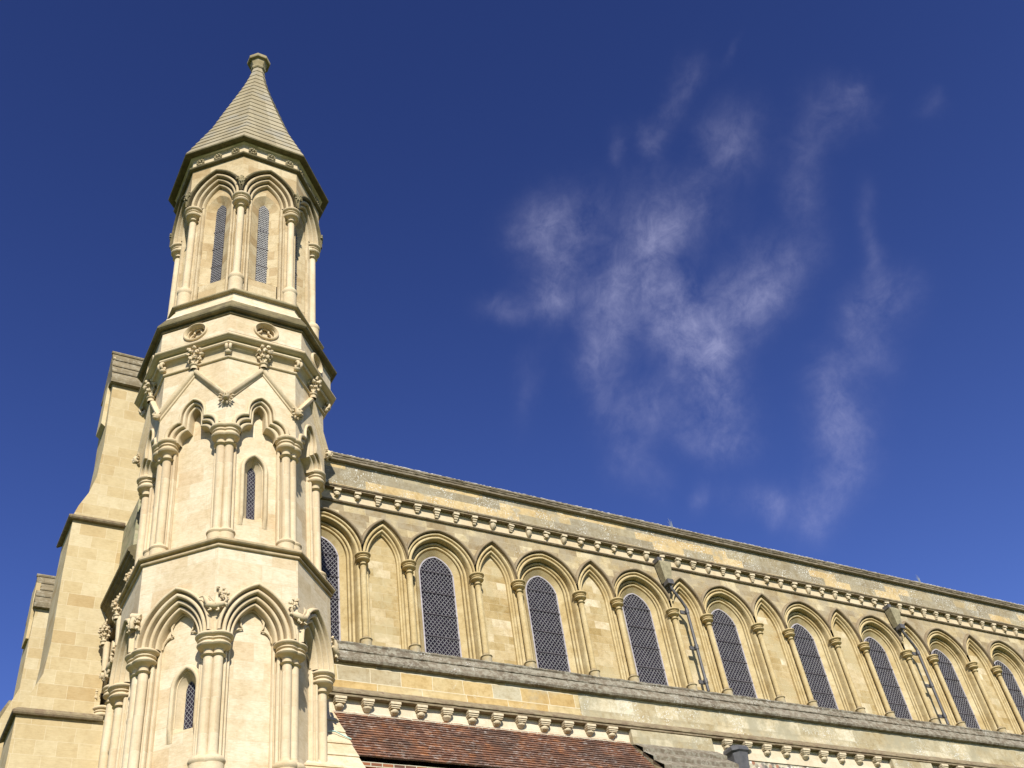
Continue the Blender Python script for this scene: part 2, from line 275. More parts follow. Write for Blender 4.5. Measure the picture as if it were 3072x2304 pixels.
# ------------------------------------------------------------------ mesh building
class MB:
    def __init__(s): s.v = []; s.f = []; s.uvo = None
    def add(s, vs, fs):
        o = len(s.v); s.v += [Vector(p) for p in vs]; s.f += [tuple(i+o for i in f) for f in fs]
    def grid(s, rows, closed=False):
        """rows: list of equally long point lists; closed joins each row's ends."""
        n = len(rows[0]); vs = [p for r in rows for p in r]; fs = []
        for i in range(len(rows)-1):
            for j in range(n if closed else n-1):
                k = (j+1) % n; fs.append((i*n+j, i*n+k, (i+1)*n+k, (i+1)*n+j))
        s.add(vs, fs)
    def box(s, c, d, rot=None):
        pts = [Vector((x*d[0]/2, y*d[1]/2, z*d[2]/2)) for x in (-1, 1) for y in (-1, 1) for z in (-1, 1)]
        if rot is not None: pts = [rot @ p for p in pts]
        s.add([Vector(c)+p for p in pts], [(0, 1, 3, 2), (4, 6, 7, 5), (0, 4, 5, 1), (2, 3, 7, 6), (0, 2, 6, 4), (1, 5, 7, 3)])
    def lathe(s, c, prof, n=20, a0=0, a1=2*pi, cap=True):
        full = abs(a1-a0-2*pi) < 1e-6; m = n if full else n+1
        rows = [[Vector((c[0]+r*cos(a0+(a1-a0)*j/n), c[1]+r*sin(a0+(a1-a0)*j/n), c[2]+z)) for j in range(m)] for r, z in prof]
        s.grid(rows, full)
    def tube(s, pts, r, n=8, cap=True):
        pts = [Vector(p) for p in pts]; rs = r if isinstance(r, (list, tuple)) else [r]*len(pts); rows = []
        ref = None
        for i, p in enumerate(pts):
            d = (pts[min(i+1, len(pts)-1)] - pts[max(i-1, 0)]).normalized()
            if ref is None:
                ref = Vector((0, 0, 1)) if abs(d.z) < .9 else Vector((1, 0, 0))
            a = (ref - d*ref.dot(d)).normalized(); b = d.cross(a); ref = a
            rows.append([p + (a*cos(2*pi*j/n) + b*sin(2*pi*j/n))*rs[i] for j in range(n)])
        s.grid(rows, True)
        if cap:
            o = len(s.v); k = len(rows)*n
            s.f.append(tuple(o-k+j for j in range(n))); s.f.append(tuple(o-n+j for j in range(n))[::-1])
    def blob(s, c, r, amp=.15, freq=9, nu=10, nv=7, rot=None, seed=0):
        c = Vector(c); r = (r, r, r) if isinstance(r, (int, float)) else r; rows = []
        for i in range(nv+1):
            th = pi*i/nv
            row = []
            for j in range(nu):
                ph = 2*pi*j/nu; d = Vector((sin(th)*cos(ph), sin(th)*sin(ph), cos(th)))
                k = 1 + amp*noise.noise((c+d*.1*1.0)*freq + d*1.3 + Vector((seed, 0, 0)))*2
                p = Vector((d.x*r[0]*k, d.y*r[1]*k, d.z*r[2]*k))
                if rot is not None: p = rot @ p
                row.append(c+p)
            rows.append(row)
        s.grid(rows, True)
    def build(s, name, mat, parent=None, smooth=35, loc=None, label=None):
        me = bpy.data.meshes.new(name)
        off = Vector(loc) if loc is not None else Vector((0, 0, 0))
        me.from_pydata([p-off for p in s.v], [], s.f)
        me.validate()
        uvl = me.uv_layers.new(name='UVMap')
        for poly in me.polygons:
            n = poly.normal
            if abs(n.z) > .93: t = Vector((1, 0, 0)); up = Vector((0, 1, 0))
            else:
                t = Vector((-n.y, n.x, 0)).normalized(); up = None
                a = round(atan2(t.y, t.x)/(pi/4))*pi/4
                if abs(atan2(t.y, t.x)-a) < .05: t = Vector((cos(a), sin(a), 0))
            for li in poly.loop_indices:
                p = me.vertices[me.loops[li].vertex_index].co + off
                uvl.data[li].uv = (p.dot(t)+40, (p.z if up is None else p.y)+20)
        if smooth:
            me.polygons.foreach_set('use_smooth', [True]*len(me.polygons)); me.set_sharp_from_angle(angle=radians(smooth))
        me.materials.append(M[mat]); me.update()
        o = bpy.data.objects.new(name, me); COL.objects.link(o); o.location = off
        if parent is not None: o.parent = parent
        if label: o['label'] = label
        return o
def thing(name, label, cat, loc=(0, 0, 0), group=None, rz=0):
    o = bpy.data.objects.new(name, None); COL.objects.link(o); o.location = loc; o.rotation_euler = (0, 0, rz)
    o['label'] = label; o['category'] = cat; o.empty_display_size = .3
    if group: o['group'] = group
    return o
def tag(o, label, cat, group=None, kind=None):
    o['label'] = label; o['category'] = cat
    if group: o['group'] = group
    if kind: o['kind'] = kind
    return o
def inst(src, loc, parent, rz=0):
    """another object on the same mesh"""
    c = src.copy(); COL.objects.link(c); c.location = loc; c.parent = parent; c.rotation_euler = (0, 0, rz); return c
class Fr:
    """a wall face: u along, z up, w outward"""
    def __init__(s, O, n): s.O = Vector(O); s.n = Vector(n).normalized(); s.t = Vector((-s.n.y, s.n.x, 0))
    def __call__(s, u, z, w=0): return Vector((s.O.x, s.O.y, 0)) + s.t*u + s.n*w + Vector((0, 0, z))
def arc_pts(a, c, z0, n=14, d=0):
    """pointed arch outline, half width a, centres c past the middle, springing at z0, offset d; from left foot to right foot."""
    R = a + c + d; amax = math.acos(min(1, c/R)); L = []
    for i in range(n+1):
        t = amax*i/n; L.append((-(R*cos(t)-c), z0 + R*sin(t)))
    return L + [(-x, z) for x, z in L[-2::-1]]
def arch_loft(mb, fr, u0, a, c, z0, prof, clamp=None, n=14, zb=None, jprof=None):
    rows = []
    for d, w in prof:
        pts = arc_pts(a, c, z0, n, d)
        rows.append([fr(u0+(max(-clamp, min(clamp, x)) if clamp else x), z, w) for x, z in pts])
    mb.grid(rows)
    if zb is not None:
        for sgn in (-1, 1):
            mb.grid([[fr(u0+sgn*(min(clamp, a+d) if clamp else a+d), z, w) for z in ((z0, zb) if sgn > 0 else (zb, z0))] for d, w in (jprof or prof)])
def arch_plate(mb, fr, u0, a, c, z0, d, uL, uR, ztop, w, clamp=None, zb=None, n=14):
    """wall around an arched hole up to ztop (and beside the jambs down to zb)"""
    pts = [(u0+(max(-clamp, min(clamp, x)) if clamp else x), z) for x, z in arc_pts(a, c, z0, n, d)]
    mb.grid([[fr(x, z, w) for x, z in pts], [fr(x, ztop, w) for x, z in pts]])
    for s_, e in ((-1, uL), (1, uR)):
        x0 = pts[0][0] if s_ < 0 else pts[-1][0]
        if abs(e-x0) > 1e-4:
            mb.grid([[fr(x0, z0, w), fr(x0, ztop, w)], [fr(e, z0, w), fr(e, ztop, w)]])
            if zb is not None: mb.grid([[fr(x0, zb, w), fr(x0, z0, w)], [fr(e, zb, w), fr(e, z0, w)]])
def arch_fill(mb, fr, u0, a, c, z0, zb, w, n=12):
    pts = arc_pts(a, c, z0, n)
    mb.grid([[fr(u0+x, zb, w) for x, z in pts], [fr(u0+x, z, w) for x, z in pts]])
def roll(cd, cw, r, a0=160, a1=-20, n=5):
    return [(cd + r*cos(radians(a0+(a1-a0)*i/n)), cw + r*sin(radians(a0+(a1-a0)*i/n))) for i in range(n+1)]
def lattice(mb, fr, u0, a, c, z0, zb, w, du, dz, th):
    """lead lattice clipped to an arched light"""
    R = a + c
    def inside(u, z):
        if abs(u) > a or z < zb: return False
        if z <= z0: return True
        return (abs(u)+c)**2 + (z-z0)**2 <= R*R
    H = sqrt(max(0, R*R-c*c)) + z0; L = H - zb; k = dz/du
    for s_ in (-1, 1):
        n = int((2*a*k + L)/dz)+2
        for i in range(-1, n):
            # line z = zb + i*dz + s*k*u + a*k
            b0 = zb + i*dz - a*k + (0 if s_ > 0 else 0)
            S = [j/60*2*a - a for j in range(61)]
            ins = [u for u in S if inside(u, b0 + s_*k*u + a*k)]
            if len(ins) < 2: continue
            ua, ub = ins[0], ins[-1]; za, zb_ = b0+s_*k*ua+a*k, b0+s_*k*ub+a*k
            q = Vector((ub-ua, zb_-za)).normalized()*th/2; px, pz = -q.y, q.x
            for wo, sc in ((w, 1),):
                A = [fr(u0+ua+px, za+pz, w), fr(u0+ub+px, zb_+pz, w), fr(u0+ub-px, zb_-pz, w), fr(u0+ua-px, za-pz, w)]
                B = [p - fr.n*th*.8 for p in A]
                mb.add(A+B, [(0, 1, 2, 3), (0, 4, 5, 1), (3, 2, 6, 7)])
def octo(mb, prof, cx, cy, faces=range(8)):
    rows = []
    for r, z in prof:
        rows.append([Vector((cx + r*cos(radians(22.5+45*k)), cy + r*sin(radians(22.5+45*k)), z)) for k in range(8)])
    mb.grid(rows, True)
def hmould(mb, prof, x0, x1, y0=0, seg=None, jit=0):
    """moulding running along x; prof = (outward, z)"""
    n = seg or 1; rows = []
    for w, z in prof:
        rows.append([Vector((x0+(x1-x0)*i/n, y0-w+(random.uniform(-jit, jit) if jit else 0), z+(random.uniform(-jit, jit) if jit else 0))) for i in range(n+1)])
    mb.grid(rows)
    mb.f.append(tuple(range(len(mb.v)-len(prof)*(n+1), len(mb.v), n+1))); mb.f.append(tuple(range(len(mb.v)-len(prof)*(n+1)+n, len(mb.v), n+1))[::-1])

# ================================================================== ground
g = MB(); g.grid([[Vector((x, y, 0)) for x in (-1500, -60, 60, 1500)] for y in (-1500, -60, 60, 1500)])
o = g.build('ground', 'grass', smooth=0); o['kind'] = 'structure'; o['label'] = 'mown grass ground around the church'

# ================================================================== nave
NF = Fr((0, 0, 0), (0, -1, 0))
nave = thing('cathedral_nave', 'long yellow limestone nave wall with a row of arched lattice windows below a grey coping', 'church')
PER, NAR = 3.0, 1.172
SPR = 15.02; SILL = 12.66; STR = 16.44
X1 = 30.0; NB = 10
# --- window bays and blind bays
wprof = [(.045, -.34), (.045, -.30), (.165, -.20), (.17, -.26), (.20, -.26)] + roll(.228, -.20, .030) + [(.262, -.24), (.275, -.24)] + roll(.308, -.17, .032) + \
        [(.345, -.22), (.362, -.22), (.364, -.05)] + roll(.405, -.03, .038) + [(.446, -.09), (.458, -.09), (.462, -.01)] + roll(.492, .0, .030) + [(.526, -.05), (.54, -.05)]
whood = [(.54, -.06), (.545, .06)] + roll(.575, .06, .032, 180, 10) + [(.612, .05), (.625, -.01)]
wj = [p for p in wprof if p[0] <= .452] + [(.462, -.035), (.49, -.03)]
bprof = [(0, -.20), (0, -.12), (.03, -.10)] + roll(.06, -.07, .028) + [(.092, -.12), (.104, -.12), (.108, -.03)] + roll(.15, -.015, .036) + [(.188, -.07), (.20, -.07), (.204, .0), (.222, -.01)]
bhood = [(.222, -.03), (.228, .06)] + roll(.262, .06, .032, 180, 10) + [(.30, .05), (.315, -.01)]
bj = [p for p in bprof if p[0] <= .1] + [(.105, -.035), (.22, -.03)]
spand = MB(); blind_back = MB()
for k in range(-1, NB):
    xw = k*PER + NAR + (PER-NAR)/2; hw = (PER-NAR)/2
    am = MB(); arch_loft(am, NF, xw, .43, .11, SPR, wprof, clamp=hw, zb=SILL-.05, jprof=wj, n=16)
    win = MB(); arch_fill(win, NF, xw, .435, .11, SPR, SILL-.02, -.32)
    arch_plate(spand, NF, xw, .43, .11, SPR, .62, xw-hw, xw+hw, STR, 0, clamp=hw, n=16)
    arch_o = am.build('window_arch', 'naveplain', nave)
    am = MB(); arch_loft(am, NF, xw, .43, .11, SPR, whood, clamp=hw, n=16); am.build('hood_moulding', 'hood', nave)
    wo_ = thing('window', '', '', (xw, 0, SILL)); del wo_['label']; del wo_['category']; wo_.parent = nave
    # window parts
    wf = MB(); arch_loft(wf, NF, xw, .43, .11, SPR, [(.01, -.325), (.01, -.295), (.045, -.295), (.045, -.32)], zb=SILL-.02)
    def par(o, p): o.parent = p; o.matrix_parent_inverse = Matrix.Translation(-p.location)
    fo = wf.build('frame', 'whiteframe'); par(fo, wo_)
    go = win.build('glass', 'glass', smooth=0); par(go, wo_)
    if k < 8:
        lm = MB(); lattice(lm, NF, xw, .43, .11, SPR, SILL+.02, -.292, .103, .126, .0115); lo = lm.build('lead_lattice', 'lead', smooth=0); par(lo, wo_)
        for zz in (15.12, 14.54, 13.96, 13.38):
            hb = sqrt(max(0, .54**2-max(0, zz-SPR)**2))-.11 if zz > SPR else .43
            bm = MB(); bm.box((xw, .28, zz), (hb*2+.04, .014, .013)); par(bm.build('saddle_bar', 'iron', smooth=0), wo_)
    # blind bay to the right
    xb = (k+1)*PER + NAR/2; hb = NAR/2
    bm = MB(); arch_loft(bm, NF, xb, .37, .673, SPR, bprof, clamp=hb, zb=SILL-.05, jprof=bj, n=14)
    bm.build('blind_arch', 'naveplain', nave)
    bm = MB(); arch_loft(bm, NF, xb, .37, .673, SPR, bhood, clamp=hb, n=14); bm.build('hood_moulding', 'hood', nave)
    arch_plate(spand, NF, xb, .37, .673, SPR, .312, xb-hb, xb+hb, STR, 0, clamp=hb, n=14)
    bb = MB(); bb.grid([[NF(xb-.40, SILL-.05, -.18), NF(xb+.40, SILL-.05, -.18)], [NF(xb-.40, SPR+.9, -.18), NF(xb+.40, SPR+.9, -.18)]]); bb.build('blind_panel', 'nave', nave, smooth=0)
spand.build('spandrel_wall', 'spandrel', nave, smooth=0)
# --- columns
def capital_prof(rs, h, ro):
    """lathe profile from the necking up to the abacus top, height h, outer radius ro"""
    e = ro-rs
    p = [(rs, -.02*h), (rs, 0)] + [(rs+.11*h*sin(pi*i/4), .01*h+.10*h*i/4) for i in range(5)]
    p += [(rs*1.02, .13*h), (rs*1.03, .30*h), (rs+e*.22, .37*h), (rs+e*.55, .40*h)]
    p += [(rs+e*(.60+.18*sin(pi*i/5)), .40*h+.17*h*i/5) for i in range(6)]
    p += [(rs+e*.52, .59*h), (rs+e*.54, .63*h)]
    p += [(rs+e*(.62+.11*sin(pi*i/3)), .64*h+.08*h*i/3) for i in range(4)]
    p += [(rs+e*.60, .74*h), (rs+e*.66, .78*h)]
    p += [(rs+e*(.78+.22*sin(pi*i/5)), .79*h+.19*h*i/5) for i in range(6)] + [(rs+e*.7, h), (0, h)]
    return p
def base_prof(rs, h, ro):
    p = [(ro, 0), (ro, .62*h)] + [(ro-.01+(.03)*sin(pi*i/4), .62*h+.2*h*i/4) for i in range(5)] + [(rs*1.25, .85*h), (rs*1.05, h*.93), (rs, h)]
    return p
sh = MB(); sh.lathe((0, 0, 0), [(.072, .2), (.072, 1.9)], 14); 
shaft0 = None
for k in range(-1, NB):
    for xx in (k*PER+(0), k*PER+NAR):
        if xx < -1.5 or xx > X1-.2: continue
        if shaft0 is None:
            s1 = MB(); s1.lathe((0, 0, 0), [(.074, 0), (.072, 2.15)], 16); shaft0 = s1.build('column', 'naveplain', nave)
            c1 = MB(); c1.lathe((0, 0, 0), capital_prof(.074, .31, .19), 20); cap0 = c1.build('capital', 'naveplain', shaft0)
            b1 = MB(); b1.lathe((0, 0, 0), base_prof(.074, .26, .125), 18); bas0 = b1.build('base', 'spandrel', shaft0)
            b1 = None; shaft0.location = (xx, -.065, SILL+.0); cap0.location = (0, 0, SPR-.31-SILL); bas0.location = (0, 0, -.03)
        else:
            so_ = inst(shaft0, (xx, -.065, SILL), nave); inst(cap0, cap0.location, so_); inst(bas0, bas0.location, so_)
# --- string, corbel table, cornice, parapet, coping
m = MB(); hmould(m, [(0, STR-.03), (.05, STR-.025), (.07, STR+0), (.05, STR+.03), (0, STR+.045)], -2.6, X1, 0, 200, .003); m.build('string_course', 'drip', nave)
m = MB(); hmould(m, [(0, STR+.03), (0, 16.80)], -2.6, X1); m.build('corbel_table_wall', 'corbel', nave, smooth=0)
m = MB(); hmould(m, [(0, 16.765), (.115, 16.755), (.13, 16.76), (.13, 16.785), (.115, 16.795), (.14, 16.81), (.15, 16.84), (.13, 16.865), (.07, 16.90), (0, 16.93)], -2.6, X1, 0, 220, .003); m.build('cornice', 'drip', nave)
m = MB(); hmould(m, [(.03, 16.89), (.03, 17.62)], -2.6, X1); m.build('parapet_wall', 'parapet', nave, smooth=0)
m = MB(); hmould(m, [(0.03, 17.604), (0.1, 17.6), (0.14, 17.611), (0.15, 17.646), (0.12, 17.675), (0.14, 17.682), (0.155, 17.71), (0.135, 17.738), (0.16, 17.746), (0.17, 17.788), (0.13, 17.817), (-0.1, 17.86), (-0.5, 17.84), (-0.5, 17.4)], -2.6, X1, 0, 420, .006); m.build('parapet_coping', 'coping', nave)
m = MB(); hmould(m, [(.12, 17.81), (.13, 17.82), (.12, 17.84), (.06, 17.855), (-.1, 17.868)], -2.6, X1, 0, 700, .009); m.build('frosted_edge', 'frost', nave)
def corbel_upper(kind):
    m = MB(); SQ = .60
    # abacus block
    m.box((0, -.11, -.03), (.17, .22, .055))
    if kind == 0:      # head
        m.blob((0, -.115, -.115), (.065, .07, .07), .12, 12, seed=1); m.blob((0, -.175, -.12), (.018, .022, .03), .05); m.blob((0, -.15, -.165), (.04, .04, .025), .1)
        m.blob((-.06, -.10, -.10), (.02, .04, .04), .1); m.blob((.06, -.10, -.10), (.02, .04, .04), .1); m.box((0, -.03, -.12), (.11, .07, .13))
    elif kind == 1:    # tapering block
        P_ = [(-.075, 0), (.075, 0)]; rows = []
        for z, d, hw_ in ((-.057, .19, .07), (-.13, .185, .07), (-.20, .10, .045), (-.225, .03, .03)):
            rows.append([Vector((-hw_, 0, z)), Vector((-hw_, -d*.8, z)), Vector((0, -d, z-.01)), Vector((hw_, -d*.8, z)), Vector((hw_, 0, z))])
        m.grid(rows); m.f.append(tuple(range(len(m.v)-5, len(m.v))))
    else:              # rolled scroll
        m.tube([(-.07, -.14, -.085), (.07, -.14, -.085)], .035, 10); m.tube([(-.055, -.10, -.14), (.055, -.10, -.14)], .034, 10); m.tube([(-.04, -.06, -.19), (.04, -.06, -.19)], .03, 10); m.box((0, -.03, -.12), (.10, .06, .16))
    for v in m.v: v.y *= SQ
    return m
cu = []
for j in range(47):
    x = -.6 + .531*j + .0005*j*j
    kd = (0, 0, 1, 0, 2, 0, 1, 2, 0, 1, 2)[(j*5+j//3) % 11]
    fnd = [c for c in cu if c[0] == kd]
    if not fnd: c = corbel_upper(kd).build('corbel', 'corbel', nave); c.location = (x, 0, 16.755); cu.append((kd, c))
    else:
        cc = inst(fnd[0][1], (x, 0, 16.755), nave); cc.scale = (random.uniform(.86, 1.1), random.uniform(.85, 1.1), random.uniform(.85, 1.12)); cc.rotation_euler = (0, 0, random.uniform(-.12, .12))
# --- sill course and lower band
m = MB(); hmould(m, [(-.4, 12.69), (.15, 12.675), (.175, 12.665), (.185, 12.635), (.165, 12.60), (.175, 12.58), (.255, 12.44), (.285, 12.435), (.295, 12.40), (.275, 12.38), (.385, 12.20), (.415, 12.19), (.435, 12.14), (.415, 12.09), (.36, 12.075), (.32, 12.08)], -2.6, X1, 0, 300, .007); m.build('sill_course', 'grey', nave)
m = MB(); hmould(m, [(.32, 12.10), (.32, 11.62), (.335, 11.5)], -2.6, 5.2); m.build('ashlar_band', 'band', nave, smooth=0, label='golden replaced ashlar')
m = MB(); hmould(m, [(.32, 12.10), (.32, 11.62), (.335, 11.5)], 5.2, X1); m.build('ashlar_band', 'oldband', nave, smooth=0, label='grey lichened old ashlar')
m = MB(); hmould(m, [(.335, 11.51), (.40, 11.44), (.49, 11.37), (.51, 11.34), (.51, 11.31), (.48, 11.30), (.49, 11.275), (.53, 11.26), (.53, 11.23), (.50, 11.22), (.38, 11.225)], -2.6, X1, 0, 260, .004); m.build('lower_cornice', 'drip', nave)
m = MB(); hmould(m, [(.395, 11.23), (.395, 10.82), (.2, 10.82)], -2.6, X1); m.build('lower_corbel_wall', 'render_white', nave, smooth=0)
m = MB(); hmould(m, [(.37, 10.87), (.37, 7.5)], 6.2, X1); m.build('flint_wall', 'flint', nave, smooth=0)
m = MB(); hmould(m, [(.20, 10.87), (.20, 0)], -2.6, X1); m.build('lower_wall', 'brick', nave, smooth=0)
m = MB(); m.box((13.7, 4.3, 8.7), (32.4, 7.4, 17.3)); m.build('nave_body', 'rubble', nave, smooth=0)
def corbel_lower(kind):
    m = MB(); m.box((0, -.13, -.028), (.25, .26, .05)); m.box((0, -.115, -.073), (.235, .23, .036)); m.box((0, -.10, -.107), (.21, .20, .03))
    if kind == 0:
        m.blob((0, -.09, -.165), (.085, .10, .055), .05, 5); m.box((0, -.04, -.165), (.15, .08, .10))
        rows = []
        for z, d, w_ in ((-.15, .17, .09), (-.19, .16, .085), (-.23, .07, .06)): rows.append([Vector((-w_, 0, z)), Vector((-w_, -d*.7, z)), Vector((0, -d, z)), Vector((w_, -d*.7, z)), Vector((w_, 0, z))])
        m.grid(rows); m.f.append(tuple(range(len(m.v)-5, len(m.v))))
    else:
        rows = []
        for z, d, w_ in ((-.12, .18, .09), (-.175, .17, .09), (-.235, .06, .05)): rows.append([Vector((-w_, 0, z)), Vector((-w_, -d*.75, z)), Vector((0, -d, z)), Vector((w_, -d*.75, z)), Vector((w_, 0, z))])
        m.grid(rows); m.f.append(tuple(range(len(m.v)-5, len(m.v))))
        m.tube([(-.08, -.13, -.14), (.08, -.13, -.14)], .028, 8)
    for v in m.v: v.y *= .62
    return m
cl = {}
lowx = [-1.42+.607*j for j in range(13)] + [9.27+.643*j for j in range(9)] + [17.0+.66*j for j in range(10)]
for j, x in enumerate(lowx):
    kd = (0, 0, 1)[j % 3]
    if kd not in cl: c = corbel_lower(kd).build('corbel', 'corbel', nave); c.location = (x, -.395, 11.215); cl[kd] = c
    else:
        cc = inst(cl[kd], (x, -.395, 11.215), nave); cc.scale = (random.uniform(.92, 1.05), random.uniform(.92, 1.08), random.uniform(.92, 1.06))

# ================================================================== octagonal turret
TX, TY = -3.406, -1.05
A8 = cos(pi/8); S8 = sin(pi/8)
tur = thing('stair_turret', 'tall octagonal cream stone turret with arcaded stages and a pointed stone spire', 'turret', (TX, TY, 0))
def tp(o): o.parent = tur; o.matrix_parent_inverse = Matrix.Translation((-TX, -TY, 0)); return o
def face(k, r):   # k: direction of the face normal in 45 degree steps
    a = radians(45*k); n = Vector((cos(a), sin(a), 0)); return Fr((TX+n.x*r*A8, TY+n.y*r*A8, 0), n)
def vert(k, r):   # vertex between face k and face k+1
    a = radians(45*k+22.5); return Vector((TX+r*cos(a), TY+r*sin(a), 0)), a
# faces: 6=S 5=SW 4=W 7=SE 0=E
RT_, R2, R1 = 1.88, 1.95, 1.99
# -- solid core of each stage
m = MB(); octo(m, [(1.40, 0), (1.40, 12.7)], TX, TY); tp(m.build('lower_stage_wall', 'cream', smooth=0))
m = MB(); octo(m, [(1.40, 12.8), (1.40, 17.4)], TX, TY); tp(m.build('middle_stage_wall', 'cream', smooth=0))
def stage_arcade(R, zs, a, c, prof, ztop, zb, jprof, nm, clampf=1.0):
    for k in range(8):
        fr = face(k, R); hw = R*S8
        am = MB(); arch_loft(am, fr, 0, a, c, zs, prof, clamp=hw, n=14)
        tp(am.build('arch_moulding', 'creamplain'))
# ---- lowest stage: pointed arches, springing 10.98
Z1 = 10.94
p1 = [(0, -.32), (0, -.17)] + roll(.035, -.15, .028) + [(.066, -.20), (.085, -.20)] + roll(.12, -.08, .033) + [(.156, -.13), (.172, -.13)] + roll(.21, -.005, .035) + [(.25, -.06), (.28, -.06), (.285, .05)] + roll(.312, .055, .026, 180, 0) + [(.345, .03), (.355, 0)]
p1j = [(0, -.31), (0, -.26)] + roll(.03, -.25, .022) + [(.055, -.27), (.075, -.27)] + roll(.10, -.23, .026) + [(.135, -.25), (.15, -.21), (.39, -.21)]
pl = MB(); jm = MB()
for k in range(8):
    fr = face(k, R1); hw = R1*S8
    am = MB(); arch_loft(am, fr, 0, .375, .40, Z1, p1, clamp=hw, n=14)
    for u in (-1, 1):   # cusps on the back panel
        am.tube([fr(u*x, z, -.27) for x, z in ((.37, 10.98), (.35, 11.08), (.30, 11.15), (.24, 11.185), (.16, 11.19))], [.02, .022, .022, .02, .008], 6)
        am.tube([fr(u*x, z, -.27) for x, z in ((.16, 11.19), (.205, 11.26), (.215, 11.36), (.17, 11.47), (.09, 11.54), (0, 11.58))], [.008, .02, .022, .022, .02, .018], 6)
    tp(am.build('arch_moulding', 'creamplain'))
    arch_plate(pl, fr, 0, .375, .40, Z1, .352, -hw, hw, 12.66, 0, clamp=hw, n=14)
    for sgn in (-1, 1): jm.grid([[fr(sgn*(.375+d), z, w) for z in ((Z1, 0) if sgn > 0 else (0, Z1))] for d, w in p1j])
tp(pl.build('spandrel_wall', 'cream', smooth=0)); tp(jm.build('jamb_moulding', 'creamshaft'))
# ---- middle stage: trefoil arches under gables, springing 15.72
Z2 = 15.66
def trefoil(d, n1=9, n2=8):
    q = d/.18; R1c, c1, zc = .274+d, .150, Z2+.455
    xs, zs, R2c = .135+.172*q, Z2-.075+.135*q, .225+.072*q
    t1 = math.acos(c1/R1c)
    cen = [(-c1+R1c*cos(t1*(1-i/n1)), zc+R1c*sin(t1*(1-i/n1))) for i in range(n1+1)]
    sid = [(xs+R2c*sin(pi/2*i/n2), zs+R2c*cos(pi/2*i/n2)) for i in range(n2+1)]
    right = cen + sid + [(xs+R2c, Z2-.09)]
    return [(-x, z) for x, z in right[::-1]] + right[1:]
p2 = [(0, -.32), (0, -.13)] + roll(.028, -.115, .026) + [(.058, -.14), (.064, -.065)] + roll(.092, -.05, .028) + [(.122, -.075), (.128, 0)] + roll(.150, .012, .028, 180, 0) + [(.180, 0)]
p2j = [(.03, -.31), (.03, -.26)] + roll(.055, -.25, .02) + [(.08, -.27), (.10, -.27)] + roll(.125, -.23, .024) + [(.155, -.25), (.17, -.21), (.33, -.21)]
pl = MB(); jm = MB()
for k in range(8):
    fr = face(k, R2); hw = R2*S8
    am = MB(); am.grid([[fr(max(-hw, min(hw, x)), z, w) for x, z in trefoil(d)] for d, w in p2]); tp(am.build('trefoil_arch', 'creamplain', smooth=50))
    out = trefoil(.180)
    # plate above: fan each outline point straight up, monotone in u after clamping
    xs_ = []; last = -9
    for x, z in out:
        xs_.append((max(-hw, min(hw, x)), z))
    mono = []; 
    for x, z in xs_:
        if not mono or x > mono[-1][0]+1e-5: mono.append((x, z))
    mono = [(-hw, Z2-.05)] + mono + [(hw, Z2-.05)]
    pl.grid([[fr(x, z, 0) for x, z in mono], [fr(x, 17.44, 0) for x, z in mono]])
    for sgn in (-1, 1): jm.grid([[fr(sgn*(.40+d), z, w) for z in ((Z2, 12.9) if sgn > 0 else (12.9, Z2))] for d, w in p2j])
    # gable moulding
    gm = MB(); az, fz = 17.27, 16.28
    secs = [(-.075, 0), (-.07, .03), (-.045, .04), (-.04, .075), (-.01, .105), (.03, .105), (.055, .08), (.06, .03), (.06, 0)]
    th = atan2(az-fz, hw)
    for sgn in (-1, 1):
        rows = []
        for dn, w in secs:
            du, dz_ = 0, dn/cos(th)
            rows.append([fr(0, az+dz_, w), fr(sgn*(hw + w*.41), fz+dz_ - 0, w)][::sgn])
        gm.grid(rows)
    tp(gm.build('gable_moulding', 'creamplain', smooth=45))
tp(pl.build('spandrel_wall', 'cream', smooth=0)); tp(jm.build('jamb_moulding', 'creamshaft'))
